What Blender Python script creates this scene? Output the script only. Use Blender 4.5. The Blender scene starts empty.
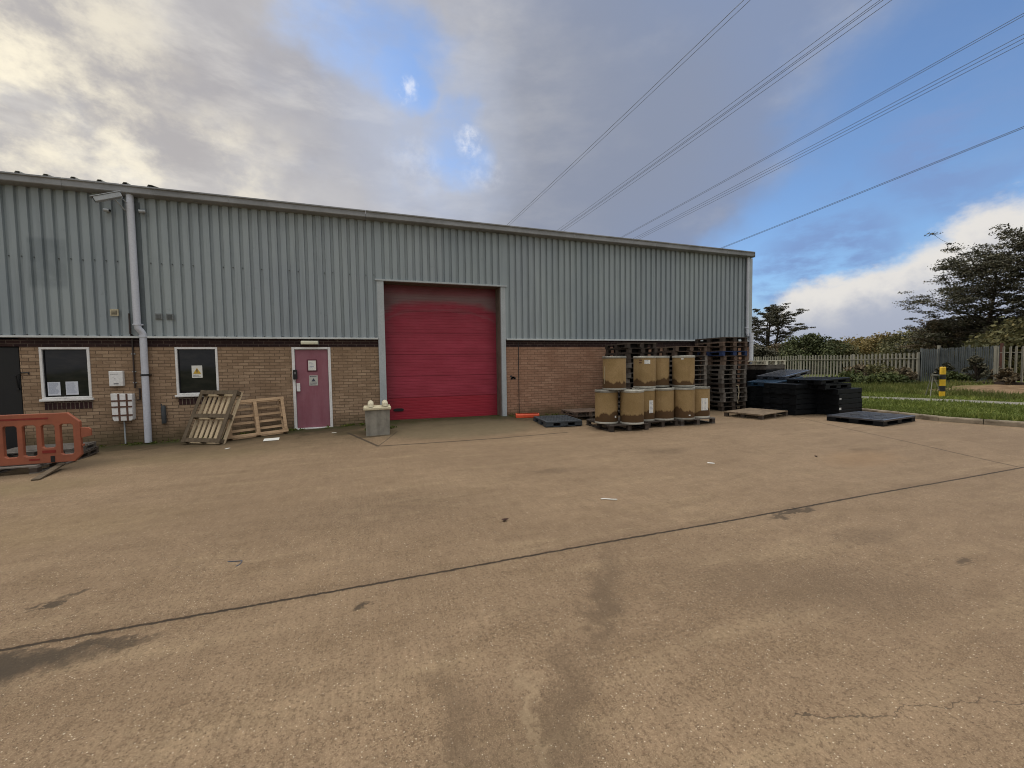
import bpy, bmesh, math, random
import numpy as np
from mathutils import Vector, Matrix, Euler
random.seed(7); rng = np.random.default_rng(7)
R = math.radians
scn = bpy.context.scene
col = scn.collection

# ------------------------------------------------------------------ colours
def lin(h):
    h = h.lstrip('#'); out = []
    for i in (0, 2, 4):
        c = int(h[i:i+2], 16)/255
        out.append(c/12.92 if c <= .04045 else ((c+.055)/1.055)**2.4)
    return (*out, 1.0)
def c3(r, g, b): return (r, g, b, 1.0)

# ------------------------------------------------------------------ node helper
class NT:
    def __init__(s, tree): s.t = tree; s.n = tree.nodes; s.l = tree.links
    def new(s, typ, **kw):
        n = s.n.new(typ)
        for k, v in kw.items(): setattr(n, k, v)
        return n
    def put(s, sock, v):
        if hasattr(v, 'links'): s.l.new(v, sock)
        elif v is not None: sock.default_value = v
    def math(s, op, a, b=None, c=None, clamp=False):
        n = s.new('ShaderNodeMath', operation=op, use_clamp=clamp)
        s.put(n.inputs[0], a)
        if b is not None: s.put(n.inputs[1], b)
        if c is not None: s.put(n.inputs[2], c)
        return n.outputs[0]
    def vmath(s, op, a, b=None, out=0):
        n = s.new('ShaderNodeVectorMath', operation=op); s.put(n.inputs[0], a)
        if b is not None:
            if op == 'SCALE': s.put(n.inputs[3], b)
            else: s.put(n.inputs[1], b)
        return n.outputs['Value'] if op in ('DOT_PRODUCT', 'LENGTH', 'DISTANCE') else n.outputs[0]
    def mix(s, f, a, b, mode='MIX'):
        n = s.new('ShaderNodeMix', data_type='RGBA', blend_type=mode)
        s.put(n.inputs[0], f); s.put(n.inputs[6], a); s.put(n.inputs[7], b)
        return n.outputs[2]
    def ramp(s, v, a, b, lo=0., hi=1., smooth=True):
        n = s.new('ShaderNodeMapRange', interpolation_type='SMOOTHSTEP' if smooth else 'LINEAR')
        s.put(n.inputs[0], v)
        for i, x in zip((1, 2, 3, 4), (a, b, lo, hi)): n.inputs[i].default_value = x
        return n.outputs[0]
    def noise(s, vec, scale, detail=4, rough=.55, dist=0., out=0):
        n = s.new('ShaderNodeTexNoise'); s.put(n.inputs['Vector'], vec)
        n.inputs['Scale'].default_value = scale; n.inputs['Detail'].default_value = detail
        n.inputs['Roughness'].default_value = rough; n.inputs['Distortion'].default_value = dist
        return n.outputs[out]
    def voro(s, vec, scale, feature='F1', out=0, rnd=1.):
        n = s.new('ShaderNodeTexVoronoi', feature=feature); s.put(n.inputs['Vector'], vec)
        n.inputs['Scale'].default_value = scale; n.inputs['Randomness'].default_value = rnd
        return n.outputs[out]
    def mapping(s, vec, scale=(1, 1, 1), loc=(0, 0, 0), rot=(0, 0, 0)):
        n = s.new('ShaderNodeMapping'); s.put(n.inputs[0], vec)
        n.inputs['Location'].default_value = loc; n.inputs['Rotation'].default_value = rot; n.inputs['Scale'].default_value = scale
        return n.outputs[0]
    def bump(s, h, strength=.3, dist=.01, nrm=None):
        n = s.new('ShaderNodeBump'); s.put(n.inputs['Height'], h)
        n.inputs['Strength'].default_value = strength; n.inputs['Distance'].default_value = dist
        if nrm is not None: s.put(n.inputs['Normal'], nrm)
        return n.outputs[0]

def material(name, rough=.7, metal=0., spec=.5):
    m = bpy.data.materials.new(name); m.use_nodes = True
    t = NT(m.node_tree); b = t.n['Principled BSDF']
    b.inputs['Roughness'].default_value = rough; b.inputs['Metallic'].default_value = metal
    b.inputs['Specular IOR Level'].default_value = spec
    tc = t.new('ShaderNodeTexCoord')
    return m, t, b, tc.outputs['Object']

def weathered(name, base, dirt, amount=.5, scale=3., rough=.7, metal=0., spec=.4, fine=40., streak=None, perobj=False, bump=.15, fine_amt=.25):
    """paint, plastic, wood or metal with uneven dirt, fine grain and optional directional streaks"""
    m, t, b, P = material(name, rough, metal, spec)
    if perobj:
        oi = t.new('ShaderNodeObjectInfo')
        P = t.vmath('ADD', P, t.vmath('SCALE', oi.outputs['Location'], 3.7))
    n1 = t.noise(P, scale, 6, .62); f = t.ramp(n1, .38, .72)
    if streak:
        n2 = t.noise(t.mapping(P, streak), 1., 4, .6); f = t.math('MULTIPLY', t.math('ADD', f, t.ramp(n2, .4, .7)), .5)
    f = t.math('MULTIPLY', f, amount, clamp=True)
    c = t.mix(f, base, dirt)
    n3 = t.noise(P, fine, 3, .6)
    c = t.mix(t.ramp(n3, .3, .75, 0, fine_amt), c, tuple(x*.45 for x in base[:3])+(1,))
    if perobj:
        v = t.new('ShaderNodeHueSaturation'); t.put(v.inputs['Value'], t.ramp(oi.outputs['Random'], 0, 1, .6, 1.25, False)); t.put(v.inputs['Color'], c); c = v.outputs[0]
    t.put(b.inputs['Base Color'], c)
    t.put(b.inputs['Roughness'], t.ramp(n1, .2, .8, max(rough-.12, .03), min(rough+.15, 1)))
    if bump: t.put(b.inputs['Normal'], t.bump(n3, bump, .004))
    return m

# ------------------------------------------------------------------ mesh helper
class MB:
    def __init__(s): s.v = []; s.f = []
    def add(s, vs, fs):
        o = len(s.v); s.v += [tuple(x) for x in vs]; s.f += [tuple(i+o for i in f) for f in fs]; return s
    def box(s, x0, x1, y0, y1, z0, z1, M=None):
        vs = [Vector(p) for p in ((x0,y0,z0),(x1,y0,z0),(x1,y1,z0),(x0,y1,z0),(x0,y0,z1),(x1,y0,z1),(x1,y1,z1),(x0,y1,z1))]
        if M is not None: vs = [M @ p for p in vs]
        return s.add(vs, [(0,3,2,1),(4,5,6,7),(0,1,5,4),(1,2,6,5),(2,3,7,6),(3,0,4,7)])
    def cbox(s, c, sz, M=None):
        return s.box(c[0]-sz[0]/2, c[0]+sz[0]/2, c[1]-sz[1]/2, c[1]+sz[1]/2, c[2]-sz[2]/2, c[2]+sz[2]/2, M)
    def tube(s, pts, r, n=8, cap=True):
        pts = [Vector(p) for p in pts]; rs = r if isinstance(r, (list, tuple)) else [r]*len(pts)
        vs = []; fs = []; up = None
        for i, p in enumerate(pts):
            d = (pts[min(i+1, len(pts)-1)] - pts[max(i-1, 0)]).normalized()
            if up is None: up = d.orthogonal().normalized()
            a = (up - d*up.dot(d)).normalized(); up = a; b = d.cross(a)
            for k in range(n):
                t = 2*math.pi*k/n; vs.append(p + (a*math.cos(t)+b*math.sin(t))*rs[i])
        for i in range(len(pts)-1):
            for k in range(n):
                k2 = (k+1) % n; fs.append((i*n+k, i*n+k2, (i+1)*n+k2, (i+1)*n+k))
        if cap: fs.append(tuple(range(n))[::-1]); fs.append(tuple((len(pts)-1)*n+k for k in range(n)))
        return s.add(vs, fs)
    def lathe(s, prof, c=(0,0,0), n=28):
        vs = []; fs = []
        for (r, z) in prof:
            for k in range(n):
                t = 2*math.pi*k/n; vs.append((c[0]+r*math.cos(t), c[1]+r*math.sin(t), c[2]+z))
        for i in range(len(prof)-1):
            for k in range(n):
                k2 = (k+1) % n; fs.append((i*n+k, i*n+k2, (i+1)*n+k2, (i+1)*n+k))
        fs.append(tuple(range(n))[::-1]); fs.append(tuple((len(prof)-1)*n+k for k in range(n)))
        return s.add(vs, fs)
    def extrude(s, poly, a, b, axis='y'):
        """prism: polygon in the plane across `axis`, between a and b"""
        def P(u, v, w):
            return {'y': (u, w, v), 'x': (w, u, v), 'z': (u, v, w)}[axis]
        n = len(poly); vs = [P(u, v, a) for u, v in poly] + [P(u, v, b) for u, v in poly]
        fs = [tuple(range(n)), tuple(range(n, 2*n))[::-1]] + [(i, i+n, (i+1) % n + n, (i+1) % n) for i in range(n)]
        return s.add(vs, fs)
    def build(s, name, mat, parent=None, bevel=0., smooth=False, M=None):
        me = bpy.data.meshes.new(name); me.from_pydata(s.v, [], s.f); me.update()
        bm = bmesh.new(); bm.from_mesh(me); bmesh.ops.recalc_face_normals(bm, faces=bm.faces); bm.to_mesh(me); bm.free()
        if mat: me.materials.append(mat)
        if smooth:
            for p in me.polygons: p.use_smooth = True
            me.set_sharp_from_angle(angle=R(35))
        o = bpy.data.objects.new(name, me); col.objects.link(o)
        if parent is not None: o.parent = parent
        if M is not None: o.matrix_local = M
        if bevel:
            b = o.modifiers.new('bevel', 'BEVEL'); b.width = bevel; b.segments = 2; b.limit_method = 'ANGLE'; b.harden_normals = False
        return o

def tag(o, label=None, cat=None, group=None, kind=None):
    for k, v in (('label', label), ('category', cat), ('group', group), ('kind', kind)):
        if v: o[k] = v
    return o
def empty(name, loc, rz=0.):
    o = bpy.data.objects.new(name, None); col.objects.link(o); o.location = loc; o.rotation_euler = (0, 0, rz); o.empty_display_size = .2
    return o
def copy_tree(o, parent=None):
    c = o.copy(); col.objects.link(c); c.parent = parent
    for ch in o.children: copy_tree(ch, c)
    return c
def structure(o): o['kind'] = 'structure'; return o

def sst(a, b, x):
    t = min(max((x-a)/(b-a), 0), 1); return t*t*(3-2*t)
# gently uneven yard: rises to the doors, falls towards the left end of the wall
PX = [(-30,-.13),(-7,-.12),(-5,-.10),(-3.6,-.06),(-1.9,.01),(0,.05),(.5,.08),(3.7,.05),(6,0),(40,0)]
def gz(x, y):
    for (a, za), (b, zb) in zip(PX, PX[1:]):
        if a <= x <= b:
            p = za+(zb-za)*sst(a, b, x); break
    else: p = 0
    return p*(1-sst(0, 3.2, -y)) + .006*math.sin(x*1.3+y*.7)*math.sin(y*1.1-x*.4)

# ------------------------------------------------------------------ camera (a 14 mm-equivalent phone lens)
YAW, PITCH, ROLL = R(19), R(-2.8), math.atan(.0144)
cam = bpy.data.cameras.new('camera'); co = bpy.data.objects.new('camera', cam); col.objects.link(co)
cam.sensor_width = 36; cam.lens = 410/1024*36; cam.clip_end = 4000; cam.clip_start = .05
f = Vector((math.sin(YAW)*math.cos(PITCH), math.cos(YAW)*math.cos(PITCH), math.sin(PITCH)))
r0 = Vector((math.cos(YAW), -math.sin(YAW), 0)); u0 = r0.cross(f)
rr = r0*math.cos(ROLL) - u0*math.sin(ROLL); uu = u0*math.cos(ROLL) + r0*math.sin(ROLL)
CAM = Vector((0, -11.6, 1.6))
co.matrix_world = Matrix(((rr.x, uu.x, -f.x, CAM.x), (rr.y, uu.y, -f.y, CAM.y), (rr.z, uu.z, -f.z, CAM.z), (0, 0, 0, 1)))
scn.camera = co
scn.cycles.pixel_filter_type = 'BLACKMAN_HARRIS'; scn.cycles.filter_width = 1.05

# ------------------------------------------------------------------ light
SUN_AZ, SUN_EL = R(-28), R(24)     # low sun behind the left end of the building, veiled by cloud
sd = Vector((math.sin(SUN_AZ)*math.cos(SUN_EL), math.cos(SUN_AZ)*math.cos(SUN_EL), math.sin(SUN_EL)))
sl = bpy.data.lights.new('sun', 'SUN'); sl.energy = 1.3; sl.angle = R(12); sl.color = (1, .87, .7)
so = bpy.data.objects.new('sun', sl); col.objects.link(so); so.rotation_euler = sd.to_track_quat('Z', 'Y').to_euler()

w = bpy.data.worlds.new('World'); scn.world = w; w.use_nodes = True
t = NT(w.node_tree); bg = t.n['Background']
sky = t.new('ShaderNodeTexSky', sky_type='NISHITA'); sky.sun_disc = False; sky.sun_elevation = SUN_EL; sky.sun_rotation = SUN_AZ
sky.air_density = 1.0; sky.dust_density = .6; sky.ozone_density = 2.
D = t.new('ShaderNodeTexCoord').outputs['Generated']
# domain-warped direction for ragged cloud edges
wn = t.noise(D, 2.2, 5, .6, out=1)
DW = t.vmath('NORMALIZE', t.vmath('ADD', D, t.vmath('SCALE', t.vmath('SUBTRACT', wn, (.5, .5, .5)), .34)))
wn2 = t.noise(D, 7., 5, .6, out=1)
DW2 = t.vmath('NORMALIZE', t.vmath('ADD', D, t.vmath('SCALE', t.vmath('SUBTRACT', wn2, (.5, .5, .5)), .10)))
def blob(c, rin, rout, vec=None):
    v = Vector(c).normalized()
    return t.ramp(t.vmath('DOT_PRODUCT', DW if vec is None else vec, tuple(v)), math.cos(R(rout)), math.cos(R(rin)))
def mx(*a):
    r = a[0]
    for b in a[1:]: r = t.math('MAXIMUM', r, b)
    return r
blue = t.mix(.08, t.mix(1., t.vmath('SCALE', sky.outputs[0], .125), c3(.80, 1.0, 1.24), 'MULTIPLY'), lin('#b9cdec'))
hsep = t.new('ShaderNodeSeparateXYZ'); t.put(hsep.inputs[0], D); el = hsep.outputs[2]
# gaps in the grey deck where blue shows
gaps = mx(t.math('MULTIPLY', blob((.043,.818,.574), 1, 10), .70), t.math('MULTIPLY', blob((.0,.789,.614), 1, 10), .62),
          t.math('MULTIPLY', blob((.075,.84,.54), 1, 6), .8),
          t.math('MULTIPLY', blob((.19,.87,.455), 0, 8), .62), t.math('MULTIPLY', blob((.1,.89,.44), 0, 7), .42))
right = blob((.915,.29,.28), 12, 27)
right = mx(right, blob((.80,.56,.20), 4, 13), blob((.86, .38, .36), 4, 15))
fb = t.noise(t.mapping(D, (1, 1, 1.6)), 4.5, 7, .62)
gapm = t.ramp(t.math('ADD', gaps, t.math('MULTIPLY', t.math('SUBTRACT', fb, .5), .9)), .2, .95)
rightm = t.ramp(t.math('ADD', right, t.math('MULTIPLY', t.math('SUBTRACT', fb, .5), .75)), .0, 1.15)
clear = mx(gapm, rightm)
# grey deck colour: warmer and lighter to the left, bluish and darker to the right
lft = t.ramp(t.vmath('DOT_PRODUCT', D, (-.62, .70, .35)), .30, .98)
deck = t.mix(lft, lin('#7e8ca8'), lin('#a5a2a4'))
big = t.noise(t.mapping(D, (1.2, 1.2, 2.2)), 1.9, 6, .58)
deck = t.mix(t.ramp(big, .38, .70, 0, .5), deck, lin('#c9c8c8'))
deck = t.mix(t.math('MULTIPLY', blob((.40,.82,.41), 4, 22), .6), deck, lin('#858a97'))
deck = t.mix(t.math('MULTIPLY', blob((.05,.88,.47), 3, 12), .45), deck, lin('#9a9fae'))
# long streaks inside the left bank, rising to upper left
st = t.noise(t.mapping(D, (2.2, 2.2, 7.5), rot=(0, R(48), 0)), 1.6, 6, .62)
deck = t.mix(t.math('MULTIPLY', t.ramp(st, .45, .72), t.math('MULTIPLY', lft, .5)), deck, lin('#d9d5cf'))
deck = t.mix(t.math('MULTIPLY', blob((.14,.88,.45), 2, 13), .55), deck, lin('#b4bdd0'))
glow = mx(blob((-.47,.79,.40), 1, 12), t.math('MULTIPLY', blob((-.372,.851,.371), 1, 9), .9), t.math('MULTIPLY', blob((-.50,.82,.28), 2, 13), .9),
          t.math('MULTIPLY', blob((-.347,.785,.514), 1, 10), .7), t.math('MULTIPLY', blob((-.25,.91,.33), 1, 9), .6))
gn = t.ramp(t.noise(t.mapping(D, (1, 1, 1.4)), 9., 6, .62), .38, .66)
deck = t.mix(t.math('MULTIPLY', glow, t.math('ADD', t.math('MULTIPLY', gn, .72), .08)), deck, lin('#fbf1d8'))
skyc = t.mix(clear, deck, blue)
# small bright flecks at the edges of the gaps
fl = mx(blob((.072,.847,.527), .2, 1.5, DW2), blob((.21,.857,.471), .2, 1.9, DW2), t.math('MULTIPLY', blob((.10,.90,.42), .5, 4, DW2), .25), t.math('MULTIPLY', blob((.24,.875,.42), .3, 3, DW2), .3))
skyc = t.mix(t.math('MULTIPLY', fl, t.ramp(t.noise(D, 22., 5, .65), .38, .72, 0, .75)), skyc, lin('#eeeef0'))
# thin grey wisps in the blue
wis = mx(blob((.847,.412,.336), 1, 7), blob((.817,.539,.204), 1, 6), t.math('MULTIPLY', blob((.80,.58,.16), 1, 6), .8), t.math('MULTIPLY', blob((.9,.33,.29), 1, 6), .6))
wf = t.ramp(t.noise(t.mapping(D, (1, 1, 2.6)), 8., 6, .6), .40, .62)
skyc = t.mix(t.math('MULTIPLY', t.math('MULTIPLY', wis, wf), .9), skyc, lin('#7690bd'))
# pale cumulus bank low on the right
rise = t.math('ADD', t.vmath('DOT_PRODUCT', D, (-.7137, .0544, 1.)), .430)      # the bank climbs to the right
cn = t.noise(t.mapping(D, (1, 1, 1.5)), 6.5, 7, .6)
dep = t.math('ADD', t.math('MULTIPLY', rise, -1.), t.math('MULTIPLY', t.math('ADD', t.math('SUBTRACT', cn, .5), .16), .17))
bank = t.math('MULTIPLY', t.ramp(dep, -.012, .03), t.ramp(t.vmath('DOT_PRODUCT', D, (1, 0, 0)), .55, .74))
cb = t.mix(t.ramp(t.math('ADD', dep, t.math('MULTIPLY', t.math('SUBTRACT', t.noise(D, 16., 5, .6), .5), .12)), .03, .12), lin('#d6d3cf'), lin('#a3a9b8'))
cb = t.mix(t.ramp(el, .02, .12), lin('#9aa1b2'), cb)
skyc = t.mix(bank, skyc, cb)
# unseen cloud behind the viewer and overhead, brightened overhead to light the yard
skyc = t.mix(t.ramp(t.vmath('DOT_PRODUCT', D, (-.30, -.95, .05)), -.12, .35), skyc, t.mix(t.ramp(fb, .3, .7), c3(.36, .37, .39), c3(.62, .61, .59)))
skyc = t.mix(t.ramp(el, .70, .92), skyc, t.mix(t.ramp(fb, .3, .7), c3(2.1, 2.1, 2.1), c3(3.5, 3.38, 3.15)))
t.put(bg.inputs['Color'], skyc); bg.inputs['Strength'].default_value = 1.0
w.cycles.sampling_method = 'MANUAL'; w.cycles.sample_map_resolution = 1024
scn.view_settings.view_transform = 'Standard'; scn.view_settings.look = 'None'; scn.view_settings.exposure = 0.22; scn.view_settings.gamma = 1

# ------------------------------------------------------------------ yard
def yard_material():
    m, t, b, P = material('concrete_yard', .86, 0, .25)
    base = t.mix(t.ramp(t.noise(P, .35, 5, .6), .35, .68), lin('#84705b'), lin('#958069'))
    base = t.mix(t.ramp(t.noise(t.mapping(P, (1, 2.4, 1)), 1.4, 6, .65), .42, .72, 0, .6), base, lin('#725f49'))
    base = t.mix(t.ramp(t.noise(t.mapping(P, (.5, 3.2, 1)), 1.0, 6, .7), .5, .72, 0, .55), base, lin('#a89579'))
    # brushed texture running away from the building
    br = t.noise(t.mapping(P, (38, 2.2, 1)), 1., 3, .6)
    base = t.mix(t.ramp(br, .38, .66, 0, .28), base, lin('#665543'))
    g1 = t.noise(P, 48., 4, .7); g2 = t.noise(P, 160., 3, .7)
    base = t.mix(t.ramp(g1, .46, .64, 0, .6), base, lin('#574737'))
    base = t.mix(t.ramp(g2, .50, .64, 0, .75), base, lin('#ad9a80'))
    # exposed stones, light and dark
    vd = t.voro(P, 64.); vc = t.new('ShaderNodeTexVoronoi'); t.put(vc.inputs['Vector'], P); vc.inputs['Scale'].default_value = 64
    sc = t.new('ShaderNodeSeparateColor'); t.put(sc.inputs[0], vc.outputs['Color'])
    near = t.ramp(vd, .14, .22, 1, 0)
    base = t.mix(t.math('MULTIPLY', near, t.ramp(sc.outputs[0], .78, .82, 0, .9)), base, lin('#e4dac6'))
    base = t.mix(t.math('MULTIPLY', near, t.ramp(sc.outputs[0], .16, .12)), base, lin('#4a3a2c'))
    v2 = t.new('ShaderNodeTexVoronoi'); t.put(v2.inputs['Vector'], P); v2.inputs['Scale'].default_value = 13
    s2 = t.new('ShaderNodeSeparateColor'); t.put(s2.inputs[0], v2.outputs['Color'])
    base = t.mix(t.math('MULTIPLY', t.ramp(v2.outputs[0], .05, .085, 1, 0), t.ramp(s2.outputs[1], .93, .95, 0, .8)), base, lin('#ddd2c0'))
    xy = t.new('ShaderNodeSeparateXYZ'); t.put(xy.inputs[0], P); X, Y = xy.outputs[0], xy.outputs[1]
    warp = t.vmath('ADD', t.vmath('SCALE', t.vmath('SUBTRACT', t.noise(P, 3.5, 5, .65, out=1), (.5, .5, .5)), .5), t.vmath('SCALE', t.vmath('SUBTRACT', t.noise(P, 22., 4, .7, out=1), (.5, .5, .5)), .16))
    PW = t.vmath('MULTIPLY', t.vmath('ADD', P, warp), (1, 1, 0))
    warp2 = t.vmath('SCALE', t.vmath('SUBTRACT', t.noise(P, 20., 4, .75, out=1), (.5, .5, .5)), .045)
    PL = t.vmath('MULTIPLY', t.vmath('ADD', P, warp2), (1, 1, 0))
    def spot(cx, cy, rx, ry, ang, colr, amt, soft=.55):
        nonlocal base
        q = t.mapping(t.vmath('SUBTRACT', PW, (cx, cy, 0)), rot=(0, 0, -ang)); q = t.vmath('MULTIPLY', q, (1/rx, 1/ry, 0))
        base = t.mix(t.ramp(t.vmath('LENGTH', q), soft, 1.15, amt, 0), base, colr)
    def seg(a, b_, wd, colr, amt, vec=None, add=0.):
        nonlocal base
        a = Vector((*a, 0)); b_ = Vector((*b_, 0)); ba = b_-a
        pa = t.vmath('SUBTRACT', PL if vec is None else vec, tuple(a))
        h = t.math('DIVIDE', t.vmath('DOT_PRODUCT', pa, tuple(ba)), ba.length_squared, clamp=True)
        n = t.new('ShaderNodeVectorMath', operation='SCALE'); n.inputs[0].default_value = tuple(ba); t.put(n.inputs[3], h)
        d = t.vmath('LENGTH', t.vmath('SUBTRACT', pa, n.outputs[0]))
        k = t.ramp(d, wd*.5, wd*1.3, amt, 0)
        base = t.mix(k, base, colr); return k
    dark = lin('#3b342b'); mid = lin('#5b4d3e'); oil = lin('#54493c')
    spot(-2.05, -8.72, .6, .17, 0, lin('#3f382f'), .85, .55); spot(-2.25, -8.85, .52, .30, R(-15), lin('#453d34'), .8, .5); spot(-1.5, -8.62, .3, .07, 0, dark, .7)
    spot(-2.12, -7.99, .10, .05, R(40), dark, .8); spot(-2.0, -7.85, .10, .045, R(40), dark, .7)
    spot(4.15, -8.54, .42, .075, R(4), dark, .75); spot(4.39, -9.78, .13, .07, 0, oil, .8); spot(-.08, -8.74, .10, .04, R(20), dark, .8)
    spot(1.55, -9.1, .16, .85, R(-35), mid, .5, .0); spot(.82, -9.95, .14, .7, R(-30), mid, .5, .0); spot(1.35, -9.35, .10, .5, R(-35), mid, .4, .1); spot(.3, -9.9, .12, .6, R(-8), mid, .45, .0); spot(.5, -10.1, .5, .5, 0, mid, .35, .1)
    spot(.66, -9.9, .05, .5, R(-12), lin('#a8967c'), .45, .0); spot(2.9, -9.6, 1.3, .5, R(-20), mid, .35, .1); spot(4.2, -9.2, .5, .25, 0, mid, .4, .1)
    spot(.2, -6.8, 1.6, .8, 0, mid, .25, .1); spot(-3.4, -6.2, 1.8, .9, 0, lin('#7b6a4c'), .3, .1)
    spot(2.5, -6.1, .5, .2, 0, mid, .4, .3); spot(5., -5.6, .6, .25, 0, mid, .35, .3); spot(8.2, -6.9, .5, .2, 0, oil, .4, .3)
    spot(7.5, -7.2, 1.2, .5, R(10), lin('#8e7458'), .5, .2); spot(-5., -4.2, 1.6, .7, 0, lin('#7d7052'), .5, .2)
    spot(2.0, -1.3, 2.1, 1.5, 0, lin('#857862'), .65, .4); spot(-3., -2.6, 1.9, .8, 0, lin('#776a50'), .5, .3)
    spot(5.7, -2.95, 0.75, 0.8, 0, lin('#463d30'), .6, .55)  # from here: grime and contact shade painted under drums, pallets, barrier and block
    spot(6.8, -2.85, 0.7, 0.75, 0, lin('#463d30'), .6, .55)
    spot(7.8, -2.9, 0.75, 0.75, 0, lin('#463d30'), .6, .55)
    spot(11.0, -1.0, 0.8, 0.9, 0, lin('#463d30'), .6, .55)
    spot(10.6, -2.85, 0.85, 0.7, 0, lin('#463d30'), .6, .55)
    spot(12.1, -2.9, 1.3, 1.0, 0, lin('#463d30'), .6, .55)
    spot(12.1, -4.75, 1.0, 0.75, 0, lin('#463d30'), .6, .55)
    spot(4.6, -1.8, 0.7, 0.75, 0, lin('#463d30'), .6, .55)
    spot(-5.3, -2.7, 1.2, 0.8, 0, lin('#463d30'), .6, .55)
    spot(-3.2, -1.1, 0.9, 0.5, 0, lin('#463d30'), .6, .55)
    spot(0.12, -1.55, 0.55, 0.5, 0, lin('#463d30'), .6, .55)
    spot(-.5, -1.25, .45, .35, 0, lin('#33381c'), .8, .6); spot(.75, -.9, .35, .5, 0, lin('#3a3b22'), .7, .5); spot(.05, -1.95, .5, .12, 0, lin('#2c271e'), .7, .5); spot(-1.5, -.35, .6, .25, 0, lin('#343d1c'), .8, .6)  # moss patches; the dark strip before the block is its shade, painted
    # dirt and moss gathered along the foot of the wall
    nz = t.noise(P, 2.6, 6, .65)
    wallband = t.ramp(t.math('ADD', Y, t.math('MULTIPLY', t.math('SUBTRACT', nz, .5), 2.2)), -3.4, -.9)
    base = t.mix(t.math('MULTIPLY', wallband, .72), base, lin('#564b38'))
    foot = t.ramp(t.math('ADD', Y, t.math('MULTIPLY', t.math('SUBTRACT', t.noise(P, 1.7, 6, .68), .5), 2.6)), -1.25, -.75)
    base = t.mix(t.math('MULTIPLY', foot, .75), base, lin('#3f3827'))
    moss = t.math('MULTIPLY', t.ramp(t.math('ADD', Y, t.math('MULTIPLY', t.math('SUBTRACT', nz, .5), 1.8)), -.8, -.15), t.ramp(t.noise(P, 5., 5, .7), .38, .55))
    base = t.mix(t.math('MULTIPLY', moss, .9), base, lin('#343a18'))
    # saw-cut and construction joints
    k1 = seg((-30, -8.55), (30, -8.42), .014, lin('#2c261f'), .95)
    seg((-30, -8.52), (30, -8.39), .07, lin('#54473a'), .14)
    k2 = seg((11.4, -3.0), (8.85, -8.42), .02, lin('#3c342a'), .7)
    spot(2.1, -1.6, 1.9, 1.35, 0, lin('#6f6753'), .55, .75)
    k3 = seg((.1, -3.05), (2.6, -3.22), .034, dark, .9); k4 = seg((2.6, -3.22), (4.25, -3.1), .034, dark, .8)
    k5 = seg((-.55, -1.25), (.1, -3.05), .034, dark, .85); seg((.1, -3.05), (.55, -1.6), .014, dark, .7); seg((.1, -3.05), (-.6, -3.9), .008, dark, .35)
    seg((4.25, -3.1), (6.3, -5.4), .008, dark, .35)
    PC = t.vmath('MULTIPLY', t.vmath('ADD', P, t.vmath('SCALE', t.vmath('SUBTRACT', t.noise(P, 5., 4, .6, out=1), (.5, .5, .5)), .22)), (1, 1, 0))
    seg((1.75, -10.35), (3.2, -10.72), .0035, dark, .7, PC); seg((3.6, -9.3), (3.9, -10.3), .003, dark, .4, PC); seg((-6, -5.6), (2, -4.8), .004, mid, .6, PC)
    base = t.mix(t.ramp(t.noise(P, 7., 6, .7), .42, .68, 0, .22), base, lin('#5c4d3d'))
    base = t.mix(1., base, c3(.81, .775, .72), 'MULTIPLY')
    t.put(b.inputs['Base Color'], base)
    hgt = t.math('ADD', t.math('MULTIPLY', g1, .6), t.math('ADD', t.math('MULTIPLY', g2, .25), t.math('MULTIPLY', near, .25)))
    hgt = t.math('SUBTRACT', hgt, t.math('MULTIPLY', mx2(t, k1, k2, k3, k4, k5), 1.6))
    t.put(b.inputs['Normal'], t.bump(hgt, .8, .006))
    return m
def mx2(t, *a):
    r = a[0]
    for b in a[1:]: r = t.math('MAXIMUM', r, b)
    return r

KERB = [(19.5,-18),(17.0,-13),(15.5,-10),(14.72,-8.5),(13.95,-6.8),(13.45,-5.4),(13.68,-3.6),(13.95,-1.5),(14.0,1.0),(14.0,26)]
def kerb_x(y):
    for (xa, ya), (xb, yb) in zip(KERB, KERB[1:]):
        if ya <= y <= yb: return xa+(xb-xa)*(y-ya)/(yb-ya)
    return KERB[0][0] if y < KERB[0][1] else KERB[-1][0]
def grid_mesh(name, xs, ys, zf, mat, warpx=None):
    vs = [((warpx(x, y) if warpx else x), y) for y in ys for x in xs]
    vs = [(x, y, zf(x, y)) for x, y in vs]; n = len(xs)
    fs = [(j*n+i, j*n+i+1, (j+1)*n+i+1, (j+1)*n+i) for j in range(len(ys)-1) for i in range(n-1)]
    me = bpy.data.meshes.new(name); me.from_pydata(vs, [], fs); me.materials.append(mat)
    for p in me.polygons: p.use_smooth = True
    o = bpy.data.objects.new(name, me); col.objects.link(o); return o
xs = list(np.arange(-16, 14.3, .3)); ys = list(np.arange(-18, .31, .3))
structure(grid_mesh('yard', [i/100 for i in range(101)], ys, gz, yard_material(), lambda s, y: -22+(kerb_x(y)+.02+22)*s))

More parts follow.
